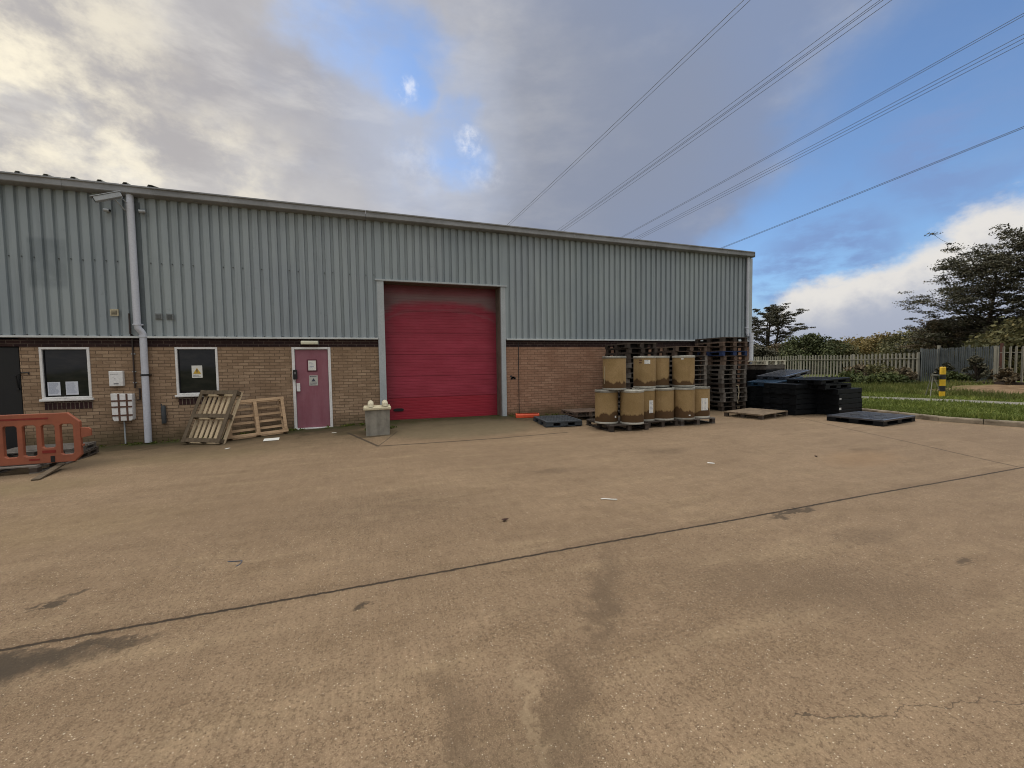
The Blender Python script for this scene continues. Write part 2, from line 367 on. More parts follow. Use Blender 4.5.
# land beyond the kerb
def land_z(x, y):
    v = .115
    v += (-.10)*sst(23, 29, x)*sst(1, 3, y)
    v += .17*sst(22, 29, x)*sst(2.5, -.5, y)
    if x > 45 or y > 30: v += .0
    return v
def sst_inv(a, b, x): return sst(a, b, x)
def lz(x, y):
    v = .115 - .09*sst(24, 29, x)*sst(1., 3., y)
    v += .16*sst(22, 29, x)*(1-sst(-.5, 2.5, y))
    return v + .02*math.sin(x*.9)*math.sin(y*.8)*sst(15, 17, x)
def grass_material(name, a, b_, c, dirt=True):
    m, t, b, P = material(name, .95, 0, .1)
    x = t.mix(t.ramp(t.noise(P, .7, 5, .65), .35, .65), a, b_)
    x = t.mix(t.ramp(t.noise(P, 9., 5, .7), .4, .7, 0, .7), x, c)
    if dirt:
        s = t.new('ShaderNodeSeparateXYZ'); t.put(s.inputs[0], P)
        nn = t.math('MULTIPLY', t.math('SUBTRACT', t.noise(P, .8, 5, .6), .5), 3.)
        k = t.math('MULTIPLY', t.ramp(t.math('ADD', s.outputs[0], nn), 23.2, 24.2), t.ramp(t.math('ADD', s.outputs[1], nn), .4, -.6))
        x = t.mix(t.math('MULTIPLY', k, .95), x, t.mix(t.ramp(t.noise(P, 3., 5, .6), .4, .65), lin('#65513f'), lin('#7d6852')))
    t.put(b.inputs['Base Color'], x); t.put(b.inputs['Normal'], t.bump(t.noise(P, 30., 4, .7), .8, .03)); return m
MG = grass_material('grass_ground', lin('#4e5a26'), lin('#414d20'), lin('#666638'))
ys2 = list(np.arange(-18, 26, .5)); 
structure(grid_mesh('verge', [i/60 for i in range(61)], ys2, lambda x, y: lz(x, y), MG, lambda s, y: kerb_x(y)+.14+(46-kerb_x(y)-.14)*s))
# one sheet for the wider terrain, just under yard and verge
MF = grass_material('field_ground', lin('#4d5a22'), lin('#5a5a2a'), lin('#6d6a3a'), False)
b = MB(); b.add([(-900,-900,-.24),(900,-900,-.24),(900,900,-.24),(-900,900,-.24)], [(0,1,2,3)]); structure(b.build('terrain', MF))
b = MB(); b.add([(45.9,-60,.10),(400,-60,.10),(400,300,.10),(45.9,300,.10)], [(0,1,2,3)]); structure(b.build('field', MF))

# path
ma, t_, b_, P_ = material('path_tarmac', .9, 0, .2)
t_.put(b_.inputs['Base Color'], t_.mix(t_.ramp(t_.noise(P_, 6., 5, .7), .35, .7), lin('#6c6a60'), lin('#807c70')))
def strip(name, pts, half, zf, mat, dz):
    vs = []
    for i, p in enumerate(pts):
        a = Vector(pts[max(i-1, 0)]); c = Vector(pts[min(i+1, len(pts)-1)]); d = (c-a).normalized(); n = Vector((-d.y, d.x)); q = Vector(p)
        for sgn in (-half, half): v = q+n*sgn; vs.append((v.x, v.y, zf(v.x, v.y)+dz))
    fs = [(2*i, 2*i+1, 2*i+3, 2*i+2) for i in range(len(pts)-1)]
    return MB().add(vs, fs).build(name, mat)
pp = [(26-.0,-18),(22.9,-11.5)] ; pts = []
cp = [(26.3,-18.5),(21.15,-8.),(19.45,-4.7),(17.9,-1.6),(16.9,1.),(16.6,4.),(16.6,25)]
for (a, c) in zip(cp, cp[1:]):
    for k in range(12): pts.append((a[0]+(c[0]-a[0])*k/12, a[1]+(c[1]-a[1])*k/12))
structure(strip('path', pts, .5, lz, ma, .012))
def path_x(y):
    for (xa, ya), (xb, yb) in zip(cp, cp[1:]):
        if ya <= y <= yb: return xa+(xb-xa)*(y-ya)/(yb-ya)
    return cp[-1][0]

# kerb: one run of worn stones with joints
mk = weathered('kerb_concrete', lin('#8f826f'), lin('#43392b'), .95, 3.4, .9, fine=22, bump=.5)
b = MB(); s_acc = 0
for (a, c) in zip(KERB, KERB[1:]):
    a = Vector((*a, 0)); c = Vector((*c, 0)); L = (c-a).length; n = max(1, round(L/.92)); d = (c-a)/L; nrm = Vector((d.y, -d.x, 0))
    for k in range(n):
        p = a+d*(L*k/n+.006); q = a+d*(L*(k+1)/n-.006); j = random.uniform(-.008, .008)
        vs = []
        for e in (p, q):
            for (o_, z) in ((0, -.1), (.012, .095+j), (.03, .125+j), (.145, .128+j), (.145, -.1)):
                vv = e+nrm*(o_+j*.4); vs.append((vv.x, vv.y, z))
        b.add(vs, [(0,1,6,5),(1,2,7,6),(2,3,8,7),(3,4,9,8),(0,4,3,2,1),(5,6,7,8,9)])
kerb = b.build('kerb', mk, bevel=.006); structure(kerb)

# ------------------------------------------------------------------ leaf-like mesh builder
def leaf_quads(centres, radii, counts, size, flat=.0, aspect=1.6, droop=0.):
    V = []
    for c, r, n in zip(centres, radii, counts):
        d = rng.normal(size=(n, 3)); d /= np.linalg.norm(d, axis=1)[:, None]; rad = rng.random(n)**(1/2.2)
        p = np.array(c) + d*rad[:, None]*np.array(r)
        nv = rng.normal(size=(n, 3)); nv[:, 2] += flat*np.sign(nv[:, 2]); nv /= np.linalg.norm(nv, axis=1)[:, None]
        a = np.cross(nv, rng.normal(size=(n, 3))); a /= np.linalg.norm(a, axis=1)[:, None]; bb = np.cross(nv, a)
        s = size*(.6+.8*rng.random(n))[:, None]
        V.append(np.stack([p-a*s*aspect/2, p-bb*s*.5, p+a*s*aspect/2, p+bb*s*.5], 1))
    V = np.concatenate(V).reshape(-1, 3); return V
def mesh_quads(name, V, mat, parent=None):
    n = len(V)//4; me = bpy.data.meshes.new(name); me.vertices.add(len(V)); me.vertices.foreach_set('co', V.astype(np.float32).ravel())
    me.loops.add(4*n); me.loops.foreach_set('vertex_index', np.arange(4*n, dtype=np.int32))
    me.polygons.add(n); me.polygons.foreach_set('loop_start', np.arange(0, 4*n, 4, dtype=np.int32)); me.polygons.foreach_set('loop_total', np.full(n, 4, dtype=np.int32))
    me.update(calc_edges=True); me.materials.append(mat)
    o = bpy.data.objects.new(name, me); col.objects.link(o)
    if parent is not None: o.parent = parent
    return o
def leaf_mat(name, cols, trans=.25):
    m, t, b, P = material(name, .75, 0, .2)
    g = t.new('ShaderNodeNewGeometry'); r = g.outputs['Random Per Island']
    c = t.mix(t.ramp(r, .1, .6), cols[0], cols[1]); c = t.mix(t.ramp(r, .72, .98), c, cols[2])
    c = t.mix(t.ramp(t.noise(P, .55, 3, .6), .35, .65, 0, .6), c, cols[-1])
    t.put(b.inputs['Base Color'], c)
    tr = t.new('ShaderNodeBsdfTranslucent'); t.put(tr.inputs[0], c); ms = t.new('ShaderNodeMixShader'); ms.inputs[0].default_value = trans
    t.l.new(b.outputs[0], ms.inputs[1]); t.l.new(tr.outputs[0], ms.inputs[2]); t.l.new(ms.outputs[0], t.n['Material Output'].inputs[0]); return m
bark = weathered('bark', lin('#3a3129'), lin('#241e19'), .6, 6, .95, fine=30, bump=.6)
L_dark = leaf_mat('leaves_dark', [lin('#434337'), lin('#555445'), lin('#77705c'), lin('#3a3a31')], .12)
L_brown = leaf_mat('leaves_brown', [lin('#5a5242'), lin('#6b5e4b'), lin('#86765b'), lin('#4c4639')], .12)
L_olive = leaf_mat('leaves_olive', [lin('#56573d'), lin('#666240'), lin('#837850'), lin('#454833')], .15)
L_ochre = leaf_mat('leaves_ochre', [lin('#6f653f'), lin('#7e6e42'), lin('#97804e'), lin('#585339')], .15)
L_green = leaf_mat('leaves_green', [lin('#444c33'), lin('#525a38'), lin('#6a6c46'), lin('#383d2a')], .12)
L_bramble = leaf_mat('leaves_bramble', [lin('#3a4426'), lin('#48512a'), lin('#5e6034'), lin('#2f3720')], .12)

# grass blades on the verge: nobody could count them
def blades():
    V = []; N = 52000
    y = rng.uniform(-14, 4, N); x0 = np.array([kerb_x(a)+.16 for a in y]); u = rng.random(N)**1.5; x = x0+u*8.5
    px = np.array([path_x(a) for a in y]); keep = (np.abs(x-px) > .53); x, y = x[keep], y[keep]
    h = rng.uniform(.03, .09, len(x))*(1+.5*np.sin(x*3)*np.sin(y*2.3)); wd = rng.uniform(.006, .014, len(x))*1.6; a = rng.uniform(0, 6.28, len(x))
    z = np.array([lz(p, q) for p, q in zip(x, y)]); dx, dy = np.cos(a)*wd, np.sin(a)*wd; lx, ly = rng.normal(0, .03, len(x)), rng.normal(0, .03, len(x))
    P0 = np.stack([x-dx, y-dy, z-.005], 1); P1 = np.stack([x+dx, y+dy, z-.005], 1); P2 = np.stack([x+lx+dx*.2, y+ly+dy*.2, z+h], 1); P3 = np.stack([x+lx-dx*.2, y+ly-dy*.2, z+h], 1)
    return np.stack([P0, P1, P2, P3], 1).reshape(-1, 3)
gm = leaf_mat('grass_blades', [lin('#657135'), lin('#76813c'), lin('#979a52'), lin('#56612d')], .2)
def rough():
    N = 30000; x = rng.uniform(20.5, 29.7, N); y = rng.uniform(-4., 9., N); keep = (y > -.1+.9*np.sin(x*1.7)*.3) | (x < 23.2+.4*np.sin(y*3)); keep &= np.abs(x-np.array([path_x(a) for a in y])) > .55; x, y = x[keep], y[keep]
    h = rng.uniform(.06, .24, len(x))*(.7+.6*(np.sin(x*2.1)*np.sin(y*1.7)+.5)); h = np.clip(h, .04, .3); a = rng.uniform(0, 6.28, len(x)); wd = rng.uniform(.01, .02, len(x))
    z = np.array([lz(p, q) for p, q in zip(x, y)]); dx, dy = np.cos(a)*wd, np.sin(a)*wd; lx, ly = rng.normal(0, .07, len(x)), rng.normal(0, .07, len(x))
    return np.stack([np.stack([x-dx, y-dy, z-.01], 1), np.stack([x+dx, y+dy, z-.01], 1), np.stack([x+lx, y+ly, z+h], 1), np.stack([x+lx-dx*.3, y+ly-dy*.3, z+h], 1)], 1).reshape(-1, 3)
tag(mesh_quads('rough_grass', rough(), leaf_mat('rough_blades', [lin('#535d2d'), lin('#646835'), lin('#827d4a'), lin('#465128')], .2)), 'longer rough grass between the path and the palisade fence', 'grass', kind='stuff')
tag(mesh_quads('grass', blades(), gm), 'short green grass on the verge between the kerb and the fence', 'grass', kind='stuff')
# weeds in the gap between wall and yard
def weeds():
    C = []; Rr = []; n = []
    for (xa, xb, dens) in ((-4.8,-3.5,12),(-5.9,-5.0,6),(-1.95,-.9,8),(-.9,.3,16),(3.7,5.4,10),(-.2,.55,10),(8.5,10.,5),(-3,-2,5)):
        for k in range(dens):
            x = random.uniform(xa, xb); y = -random.uniform(.02, .22) if not (-.2 <= xa < 0) else random.uniform(-1.2, -.9)
            C.append((x, y, gz(x, y)+.02)); Rr.append((random.uniform(.05, .14), .06, random.uniform(.02, .06))); n.append(26)
    return leaf_quads(C, Rr, n, .022, .2)
tag(mesh_quads('weeds', weeds(), leaf_mat('weed_leaves', [lin('#47531f'), lin('#586626'), lin('#7b7a3a'), lin('#3d4820')])), 'low moss and weeds growing along the foot of the brick wall', 'weeds', kind='stuff')

# ------------------------------------------------------------------ the building
def brick_mat(name, c1, c2, mortar, tint, scale=1., course=.075, length=.225):
    m, t, b, P = material(name, .92, 0, .15)
    s = t.new('ShaderNodeSeparateXYZ'); t.put(s.inputs[0], P)
    cmb = t.new('ShaderNodeCombineXYZ'); t.put(cmb.inputs[0], t.math('ADD', s.outputs[0], t.math('MULTIPLY', s.outputs[1], 1.0))); t.put(cmb.inputs[1], s.outputs[2])
    wv = t.vmath('ADD', cmb.outputs[0], t.vmath('SCALE', t.vmath('SUBTRACT', t.noise(P, 9., 3, .6, out=1), (.5, .5, .5)), .008))
    br = t.new('ShaderNodeTexBrick'); t.put(br.inputs['Vector'], wv)
    br.offset = .5; br.inputs['Scale'].default_value = 1; br.inputs['Brick Width'].default_value = length; br.inputs['Row Height'].default_value = course
    br.inputs['Mortar Size'].default_value = .007; br.inputs['Mortar Smooth'].default_value = .3; br.inputs['Bias'].default_value = 0
    br.inputs['Color1'].default_value = c1; br.inputs['Color2'].default_value = c2; br.inputs['Mortar'].default_value = mortar
    c = br.outputs[0]
    c = t.mix(t.ramp(t.noise(P, 1.1, 5, .6), .35, .68, 0, .55), c, tint)
    c = t.mix(t.ramp(t.noise(t.mapping(P, (3, 3, 11)), 1.3, 4, .6), .45, .72, 0, .5), c, tuple(x*.5 for x in c1[:3])+(1,))
    c = t.mix(t.ramp(t.noise(P, 60., 3, .7), .4, .7, 0, .35), c, tuple(x*.45 for x in c1[:3])+(1,))
    # splashed dirt and algae above the ground
    k = t.ramp(t.math('ADD', s.outputs[2], t.math('MULTIPLY', t.math('SUBTRACT', t.noise(P, 3., 5, .6), .5), .5)), -.05, .42, .75, 0)
    c = t.mix(k, c, lin('#4a4330'))
    # pale lime bloom
    c = t.mix(t.ramp(t.noise(P, .9, 6, .65), .6, .74, 0, .4), c, lin('#b9a791'))
    t.put(b.inputs['Base Color'], c)
    t.put(b.inputs['Normal'], t.bump(t.math('ADD', t.math('MULTIPLY', br.outputs['Fac'], -1.), t.math('MULTIPLY', t.noise(P, 60., 3, .7), .4)), .6, .006)); return m
M_brickL = brick_mat('brick_buff', lin('#8f7862'), lin('#ac947b'), lin('#5c4e42'), lin('#826b56'))
M_brickR = brick_mat('brick_red_buff', lin('#9b7863'), lin('#ae8b74'), lin('#6f594c'), lin('#8a6652'))
M_band = brick_mat('brick_engineering', lin('#35282a'), lin('#43322f'), lin('#6b6058'), lin('#2d2425'))
M_soldier = brick_mat('brick_soldier', lin('#39292b'), lin('#46312f'), lin('#857a6c'), lin('#31262a'), course=.225, length=.075)

def clad_mat():
    m, t, b, P = material('cladding_paint', .42, .0, .5)
    s = t.new('ShaderNodeSeparateXYZ'); t.put(s.inputs[0], P)
    c = t.mix(t.ramp(t.noise(t.mapping(P, (1, 1, .35)), .6, 4, .6), .35, .68), lin('#858e95'), lin('#929b9e'))
    # each sheet faded a little differently
    sh = t.math('FLOOR', t.math('DIVIDE', s.outputs[0], 1.0)); wn_ = t.new('ShaderNodeTexWhiteNoise', noise_dimensions='1D'); t.put(wn_.inputs['W'], sh)
    c = t.mix(t.ramp(wn_.outputs[0], 0, 1, 0, .3, False), c, lin('#78858a'))
    c = t.mix(t.ramp(t.noise(t.mapping(P, (9, 9, .5)), 1., 5, .65), .48, .74, 0, .35), c, lin('#62696c'))
    c = t.mix(t.ramp(t.noise(P, 7., 5, .7), .62, .75, 0, .3), c, lin('#5d6664'))
    # darker matt patch left of the downpipe
    px_ = t.math('MULTIPLY', t.ramp(s.outputs[0], -6.75, -6.7), t.ramp(s.outputs[0], -6.12, -6.07, 1, 0)); pz_ = t.math('MULTIPLY', t.ramp(s.outputs[2], 3.3, 3.45), t.ramp(s.outputs[2], 4.35, 4.45, 1, 0))
    c = t.mix(t.math('MULTIPLY', t.math('MULTIPLY', px_, pz_), t.ramp(t.noise(P, 3., 4, .6), .25, .6, .15, .45)), c, lin('#5a646a'))
    t.put(b.inputs['Base Color'], c); t.put(b.inputs['Roughness'], t.ramp(t.noise(P, 4., 4, .6), .3, .7, .36, .55))
    t.put(b.inputs['Normal'], t.bump(t.noise(t.mapping(P, (1, 1, .4)), 2.2, 3, .5), .12, .02)); return m
M_clad = clad_mat()
M_trim = weathered('trim_grey', lin('#a8afb3'), lin('#777c7d'), .4, 2.5, .45, fine=30, streak=(9, 9, .6))
M_gutter = weathered('gutter_grey', lin('#8f9195'), lin('#4c4d4b'), .6, 1.6, .5, fine=18, streak=(.6, 3, 9))
M_roof = weathered('roof_sheet', lin('#83827a'), lin('#5a584e'), .6, 1.4, .7, fine=20)
M_dark = weathered('dark_void', c3(.012, .012, .014), c3(.02, .018, .016), .4, 3, .6)
M_white = weathered('white_upvc', c3(.74, .74, .74), lin('#a9a59a'), .35, 3, .35, fine=30, bump=0)
M_pipe = weathered('pipe_plastic', lin('#c4c8d2'), lin('#9599a2'), .4, 2, .4, fine=30, streak=(8, 8, .5), bump=0)
M_black = weathered('black_paint', c3(.006, .007, .009), c3(.014, .014, .016), .5, 3, .45)
M_screw = weathered('fixing', c3(.04, .045, .05), c3(.1, .06, .04), .4, 20, .5)

house = empty('warehouse', (0, 0, 0))
tag(house, 'long grey clad industrial unit with brick base and big red roller door', 'building')
X0, X1 = -15., 13.35; ZB = 2.27
# front brickwork with openings (one skin with holes, then thickness)
def skin(name, x0, x1, z0, z1, holes, mat, y=0., th=.28):
    bx = sorted({x0, x1, *[a for h in holes for a in (h[0], h[1])]}); bx = [a for a in bx if x0 <= a <= x1]
    bz = sorted({z0, z1, *[a for h in holes for a in (h[2], h[3])]}); bz = [a for a in bz if z0 <= a <= z1]
    idx = {}; vs = []; fs = []
    def vid(i, j):
        if (i, j) not in idx: idx[(i, j)] = len(vs); vs.append((bx[i], y, bz[j]))
        return idx[(i, j)]
    for i in range(len(bx)-1):
        for j in range(len(bz)-1):
            cx, cz = (bx[i]+bx[i+1])/2, (bz[j]+bz[j+1])/2
            if any(h[0] < cx < h[1] and h[2] < cz < h[3] for h in holes): continue
            fs.append((vid(i, j), vid(i+1, j), vid(i+1, j+1), vid(i, j+1)))
    o = MB().add(vs, fs).build(name, mat, house)
    o.data.flip_normals() if o.data.polygons[0].normal.y > 0 else None
    s = o.modifiers.new('thickness', 'SOLIDIFY'); s.thickness = th; s.offset = -1; return o
WINS = ((-6.68, -5.84, .99, 2.1), (-4.29, -3.45, .99, 2.1)); DOOR = (-1.85, -.98, -.3, 2.1); ROLL = (.40, 3.64, -.3, ZB+.001)
zb0 = 2.11
holesL = [*WINS, DOOR]
skin('brick_wall', -7.0, .225, -.35, zb0, holesL, M_brickL)
skin('brick_wall', 3.76, X1-.0, -.35, zb0, [], M_brickR)
skin('brick_wall', X0, -8.0, -.35, zb0, [], M_brickL)
for a, c_ in ((-7.0, .225), (3.76, X1), (X0, -8.0)):
    MB().box(a, c_, -.004, .27, zb0+.002, ZB+.033).build('brick_band', M_band, house)
MB().box(-8.0, -7.0, .002, .26, 2.12, ZB).build('brick_band', M_band, house)
# black steel door at the far left
bd = MB().box(-7.98, -7.03, .03, .08, -.12, 2.1).build('steel_door', M_black, house, bevel=.006)
MB().box(-7.09, -7.05, .0, .03, 1.2, 1.24).tube([(-7.07, .02, 1.22), (-7.07, -.02, 1.5), (-6.98, -.02, 1.56), (-6.86, -.03, 1.56), (-6.86, -.03, 1.52)], .012).build('handle', M_black, bd)
# movement joints
MB().box(4.20, 4.222, -.005, .0, -.05, 2.262).build('movement_joint', M_dark, house)
# black scuff patch and repaired bricks are surface marks
sc_ = MB(); 
for k in range(9): sc_.cbox((4.02+.075*math.cos(k*1.7)*(k/6), -.004, 1.19+.045*math.sin(k*2.3)*(k/6)), (.06, .006, .045))
sc_.build('scorch_mark', weathered('soot', c3(.035, .033, .035), c3(.1, .09, .08), .6, 9, .95), house)

# profiled cladding
def cladding(name, x0, x1, z0, z1):
    prof = []; x = x0; p = .2
    while x < x1-1e-6:
        for dx, d in ((0, -.062), (.118, -.062), (.130, -.014), (.186, -.014)):
            if x+dx <= x1: prof.append((x+dx, d))
        x += p
    prof.append((x1, -.062))
    vs = [(a, d, z0) for a, d in prof] + [(a, d, z1) for a, d in prof]; n = len(prof)
    return MB().add(vs, [(i, i+1, n+i+1, n+i) for i in range(n-1)]).build(name, M_clad, house)
cladding('cladding', X0, .24, ZB+.08, 5.45); cladding('cladding', .24, 3.76, 3.9, 5.45); cladding('cladding', 3.76, 13.16, ZB+.08, 5.45)
MB().box(X0, X1-.02, .0, .2, ZB+.03, 5.5).build('lining', M_dark, house) if False else None
# screws
s_ = MB(); x = X0
while x < 13.1:
    for z in (4.0, 2.36):
        if z < 3.8 and .36-.05 < x+.16 < 3.76: continue
        if z == 4.0 and random.random() < .35: continue
        s_.cbox((x+.159, -.027, z+random.uniform(-.01, .01)), (.018, .012, .018))
    x += .2
s_.build('fixing_screws', M_screw, house)
# drip flashing, head and jamb trims
M_flash = weathered('flashing_pale', lin('#c3c7c8'), lin('#94999a'), .5, 2.5, .4, fine=30, streak=(3, 9, 9))
for a, c_ in ((X0, .215), (3.82, X1)): MB().box(a, c_, -.095, -.0, ZB+.034, ZB+.078).build('drip_flashing', M_flash, house, bevel=.004)
MB().box(.18, 3.84, -.095, -.0, 3.855, 3.9).build('head_flashing', M_trim, house, bevel=.004)
for (a, c_) in ((.222, .395), (3.66, 3.80)):
    zz = gz(a, 0)
    MB().box(a, c_, -.075, -.0, zz-.05, 3.853).build('jamb_trim', M_trim, house, bevel=.004)
M_reveal = weathered('reveal_steel', lin('#6f675d'), lin('#4a4036'), .7, 3, .6, streak=(8, 8, .6))
MB().box(3.642, 3.658, .0, .44, -.1, 3.85).box(.382, .394, .0, .44, -.1, 3.85).box(.39, 3.66, .0, .44, 3.856, 3.87).build('door_reveal', M_reveal, house)
# dark flashing strip beside the downpipe, vertical lap lines
M_lap = (weathered('lap_grey', lin('#596266'), lin('#3f4548'), .5, 3, .5))
for a, c_ in ((-4.885, -4.77), (13.02, 13.06)): MB().box(a, c_, -.075, -.063, ZB+.06, 5.32).build('lap_strip', M_lap, house)
MB().box(13.17, 13.37, -.09, .0, ZB+.06, 5.34).build('corner_trim', M_trim, house, bevel=.004)

# gutter with its shadowed soffit and right-hand stop end
gp = [(0, 5.44), (-.10, 5.44), (-.235, 5.46), (-.25, 5.475), (-.25, 5.585), (-.275, 5.60), (-.275, 5.63), (-.235, 5.63), (-.235, 5.485), (-.1, 5.47), (0, 5.47)]
g = MB()
for a, c_ in [(X0+i*3.0, min(X0+i*3.0+2.996, X1-.08)) for i in range(10)]:
    if a < X1: g.extrude([(y_, z_) for y_, z_ in gp], a, c_, 'x')
g.box(X1-.08, X1-.07, -.27, 0, 5.44, 5.63)
gut = g.build('gutter', M_gutter, house, bevel=.003)
k = MB()
for i in range(1, 10): k.extrude([(-.28, 5.43), (-.28, 5.638), (-.268, 5.638), (-.268, 5.446), (0, 5.425), (0, 5.415)], X0+i*3.0-.05, X0+i*3.0+.05, 'x')

# roof sheets: a shallow pitch up to a ridge, ribbed, the ribs reaching over the gutter at the left
def fall(o):                                   # the gutter and eaves fall towards the right-hand end
    for v in o.data.vertices:
        if v.co.z > 5. and v.co.y < 1.5: v.co.z -= .0052*max(v.co.x+7, 0)
RY = 14.; RZ = 5.6+RY*math.tan(R(6))
def roofslope(name, ya, za, yb, zb):
    prof = []; x = X0-.1
    while x < X1-.5:
        prof += [(x, 0), (x+.36, 0), (x+.40, .045), (x+.46, .045)]; x += .5
    prof.append((X1-.09, 0)); n = len(prof)
    vs = [(a, ya, za+d) for a, d in prof] + [(a, yb, zb+d) for a, d in prof]
    return MB().add(vs, [(i, i+1, n+i+1, n+i) for i in range(n-1)]).build(name, M_roof, house)
roofslope('roof', -.14, 5.585, RY, RZ); roofslope('roof', RY, RZ, 2*RY+.1, 5.585)
# raised replacement sheets over the left bay
prof = []; x = X0
while x < -4.45: prof += [(x, 5.62), (x+.30, 5.62), (x+.34, 5.69), (x+.40, 5.69)]; x += .44
prof.append((-4.2, 5.60)); n = len(prof)
o_ = MB().add([(a, -.2, d) for a, d in prof]+[(a, 1.2, d+.147) for a, d in prof], [(i, i+1, n+i+1, n+i) for i in range(n-1)]).build('overlap_sheet', M_roof, house)
sm = o_.modifiers.new('thickness', 'SOLIDIFY'); sm.thickness = .012; sm.offset = -1
MB().box(X0, X1-.09, -.2, .05, 5.50, 5.52).build('eaves_board', M_dark, house)
# gable ends and rear wall (seen only from the side)
for xa in (X1-.02, X0):
    MB().extrude([(0.0, -.3), (2*RY, -.3), (2*RY, 5.5), (RY, RZ-.03), (0.0, 5.5)], xa, xa+(.02 if xa > 0 else -.02), 'x').build('gable_wall', M_clad, house)
MB().box(X0, X1, 2*RY-.02, 2*RY, -.3, 5.5).build('rear_wall', M_clad, house)
MB().box(X0+.1, X1-.1, 1.6, 1.64, -.1, 5.3).build('inner_partition', M_dark, house)

for o in list(house.children):
    if o.name.split('.')[0] in ('cladding', 'gutter', 'roof', 'eaves_board'): fall(o)
# roller door
def roller_mat():
    m, t, b, P = material('roller_red', .45, 0, .4)
    s = t.new('ShaderNodeSeparateXYZ'); t.put(s.inputs[0], P); X, Z = s.outputs[0], s.outputs[2]
    c = t.mix(t.ramp(t.noise(t.mapping(P, (.8, 1, 2)), 1.2, 5, .6), .35, .7), lin('#8f283b'), lin('#9d3347'))
    c = t.mix(t.ramp(Z, .68, .70, .6, 0), c, lin('#981527'))
    c = t.mix(t.ramp(t.noise(t.mapping(P, (.6, 1, 22)), 1.6, 4, .6), .5, .75, 0, .35), c, lin('#6e1226'))
    # weathered grey scuffs on the top sections where the curtain rubs
    arch = t.math('ADD', Z, t.math('MULTIPLY', t.math('POWER', t.math('ABSOLUTE', t.math('SUBTRACT', X, 2.02)), 4.), .045))
    wob = t.math('MULTIPLY', t.math('SUBTRACT', t.noise(t.mapping(P, (1.2, 1, 3)), 1.6, 5, .6), .5), .3)
    a1 = t.math('ADD', arch, wob)
    k = t.math('MULTIPLY', t.ramp(a1, 3.28, 3.52), t.ramp(Z, 3.52, 3.72, 1, .45))
    c = t.mix(t.math('MULTIPLY', k, .8), c, lin('#77696a'))
    k2 = t.math('MULTIPLY', t.ramp(a1, 3.10, 3.14), t.ramp(a1, 3.16, 3.24, 1, 0))
    c = t.mix(t.math('MULTIPLY', k2, .22), c, lin('#7c6064'))
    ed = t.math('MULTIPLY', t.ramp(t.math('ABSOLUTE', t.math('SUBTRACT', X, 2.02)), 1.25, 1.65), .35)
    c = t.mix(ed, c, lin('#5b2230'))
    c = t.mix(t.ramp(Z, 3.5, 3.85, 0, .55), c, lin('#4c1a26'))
    t.put(b.inputs['Base Color'], c); t.put(b.inputs['Roughness'], t.ramp(t.noise(P, 3., 4, .6), .3, .7, .38, .6))
    t.put(b.inputs['Normal'], t.bump(t.noise(P, 5., 3, .5), .06, .02)); return m
rp = []; z = .05; zt = 3.95
while z < zt:
    rp += [(.40, z), (.40, z+.062), (.4045, z+.066), (.4045, z+.074)]; z += .078
n = len(rp); M_roll = roller_mat()
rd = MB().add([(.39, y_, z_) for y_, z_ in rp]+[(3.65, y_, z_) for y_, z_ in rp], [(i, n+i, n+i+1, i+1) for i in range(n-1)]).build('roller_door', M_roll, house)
MB().box(.40, 3.64, .385, .41, .03, .12).build('bottom_rail', M_roll, rd, bevel=.004)
for zz in (.69, 1.30, 1.91, 2.52, 3.13):
    MB().box(.40, 3.64, .396, .402, zz-.006, zz+.006).build('section_joint', weathered('joint_red', lin('#7a1c2e'), lin('#621a28'), .5, 3, .6), rd)
vo = MB(); pl = [(.72+.085*math.cos(a)+( .06 if math.cos(a) > 0 else -.06), .345+.045*math.sin(a)) for a in [2*math.pi*i/20 for i in range(20)]]
vo.extrude(pl, .380, .40, 'y'); vo.build('grip_recess', M_black, rd, bevel=.004)

# windows
M_pane, tp, bp, Pp = material('dark_pane', .06, 0, .35)
tp.put(bp.inputs['Base Color'], tp.mix(tp.ramp(tp.noise(tp.mapping(Pp, (1, 1, 3)), 2.2, 4, .6), .4, .7), c3(.010, .011, .014), c3(.022, .021, .022)))
tp.put(bp.inputs['Normal'], tp.bump(tp.noise(Pp, 1.6, 2, .5), .05, .05))
M_paper = weathered('paper', lin('#c9ced8'), lin('#b4bac6'), .4, 8, .8, bump=0)
M_paperw = weathered('paper_white', lin('#dcdcd6'), lin('#c6c8c4'), .4, 8, .8, bump=0)
M_ink = weathered('ink', c3(.05, .055, .08), c3(.1, .1, .12), .4, 20, .8, bump=0)
M_inkpale = weathered('ink_pale', lin('#8e97ab'), lin('#a0a8b8'), .4, 20, .8, bump=0)
M_yellow = weathered('sign_yellow', lin('#c9a436'), lin('#a98d3a'), .4, 12, .6, bump=0)
def textlines(b, x0, x1, z0, z1, n, y, jag=.35, h=.45):
    st_ = (z1-z0)/n
    for i in range(n):
        e = x1-random.random()*jag*(x1-x0); zc = z1-(i+.5)*st_
        x = x0
        while x < e:
            wl = random.uniform(.006, .02); b.box(x, min(x+wl, e), y-.0006, y, zc-st_*h/2, zc+st_*h/2); x += wl+.004
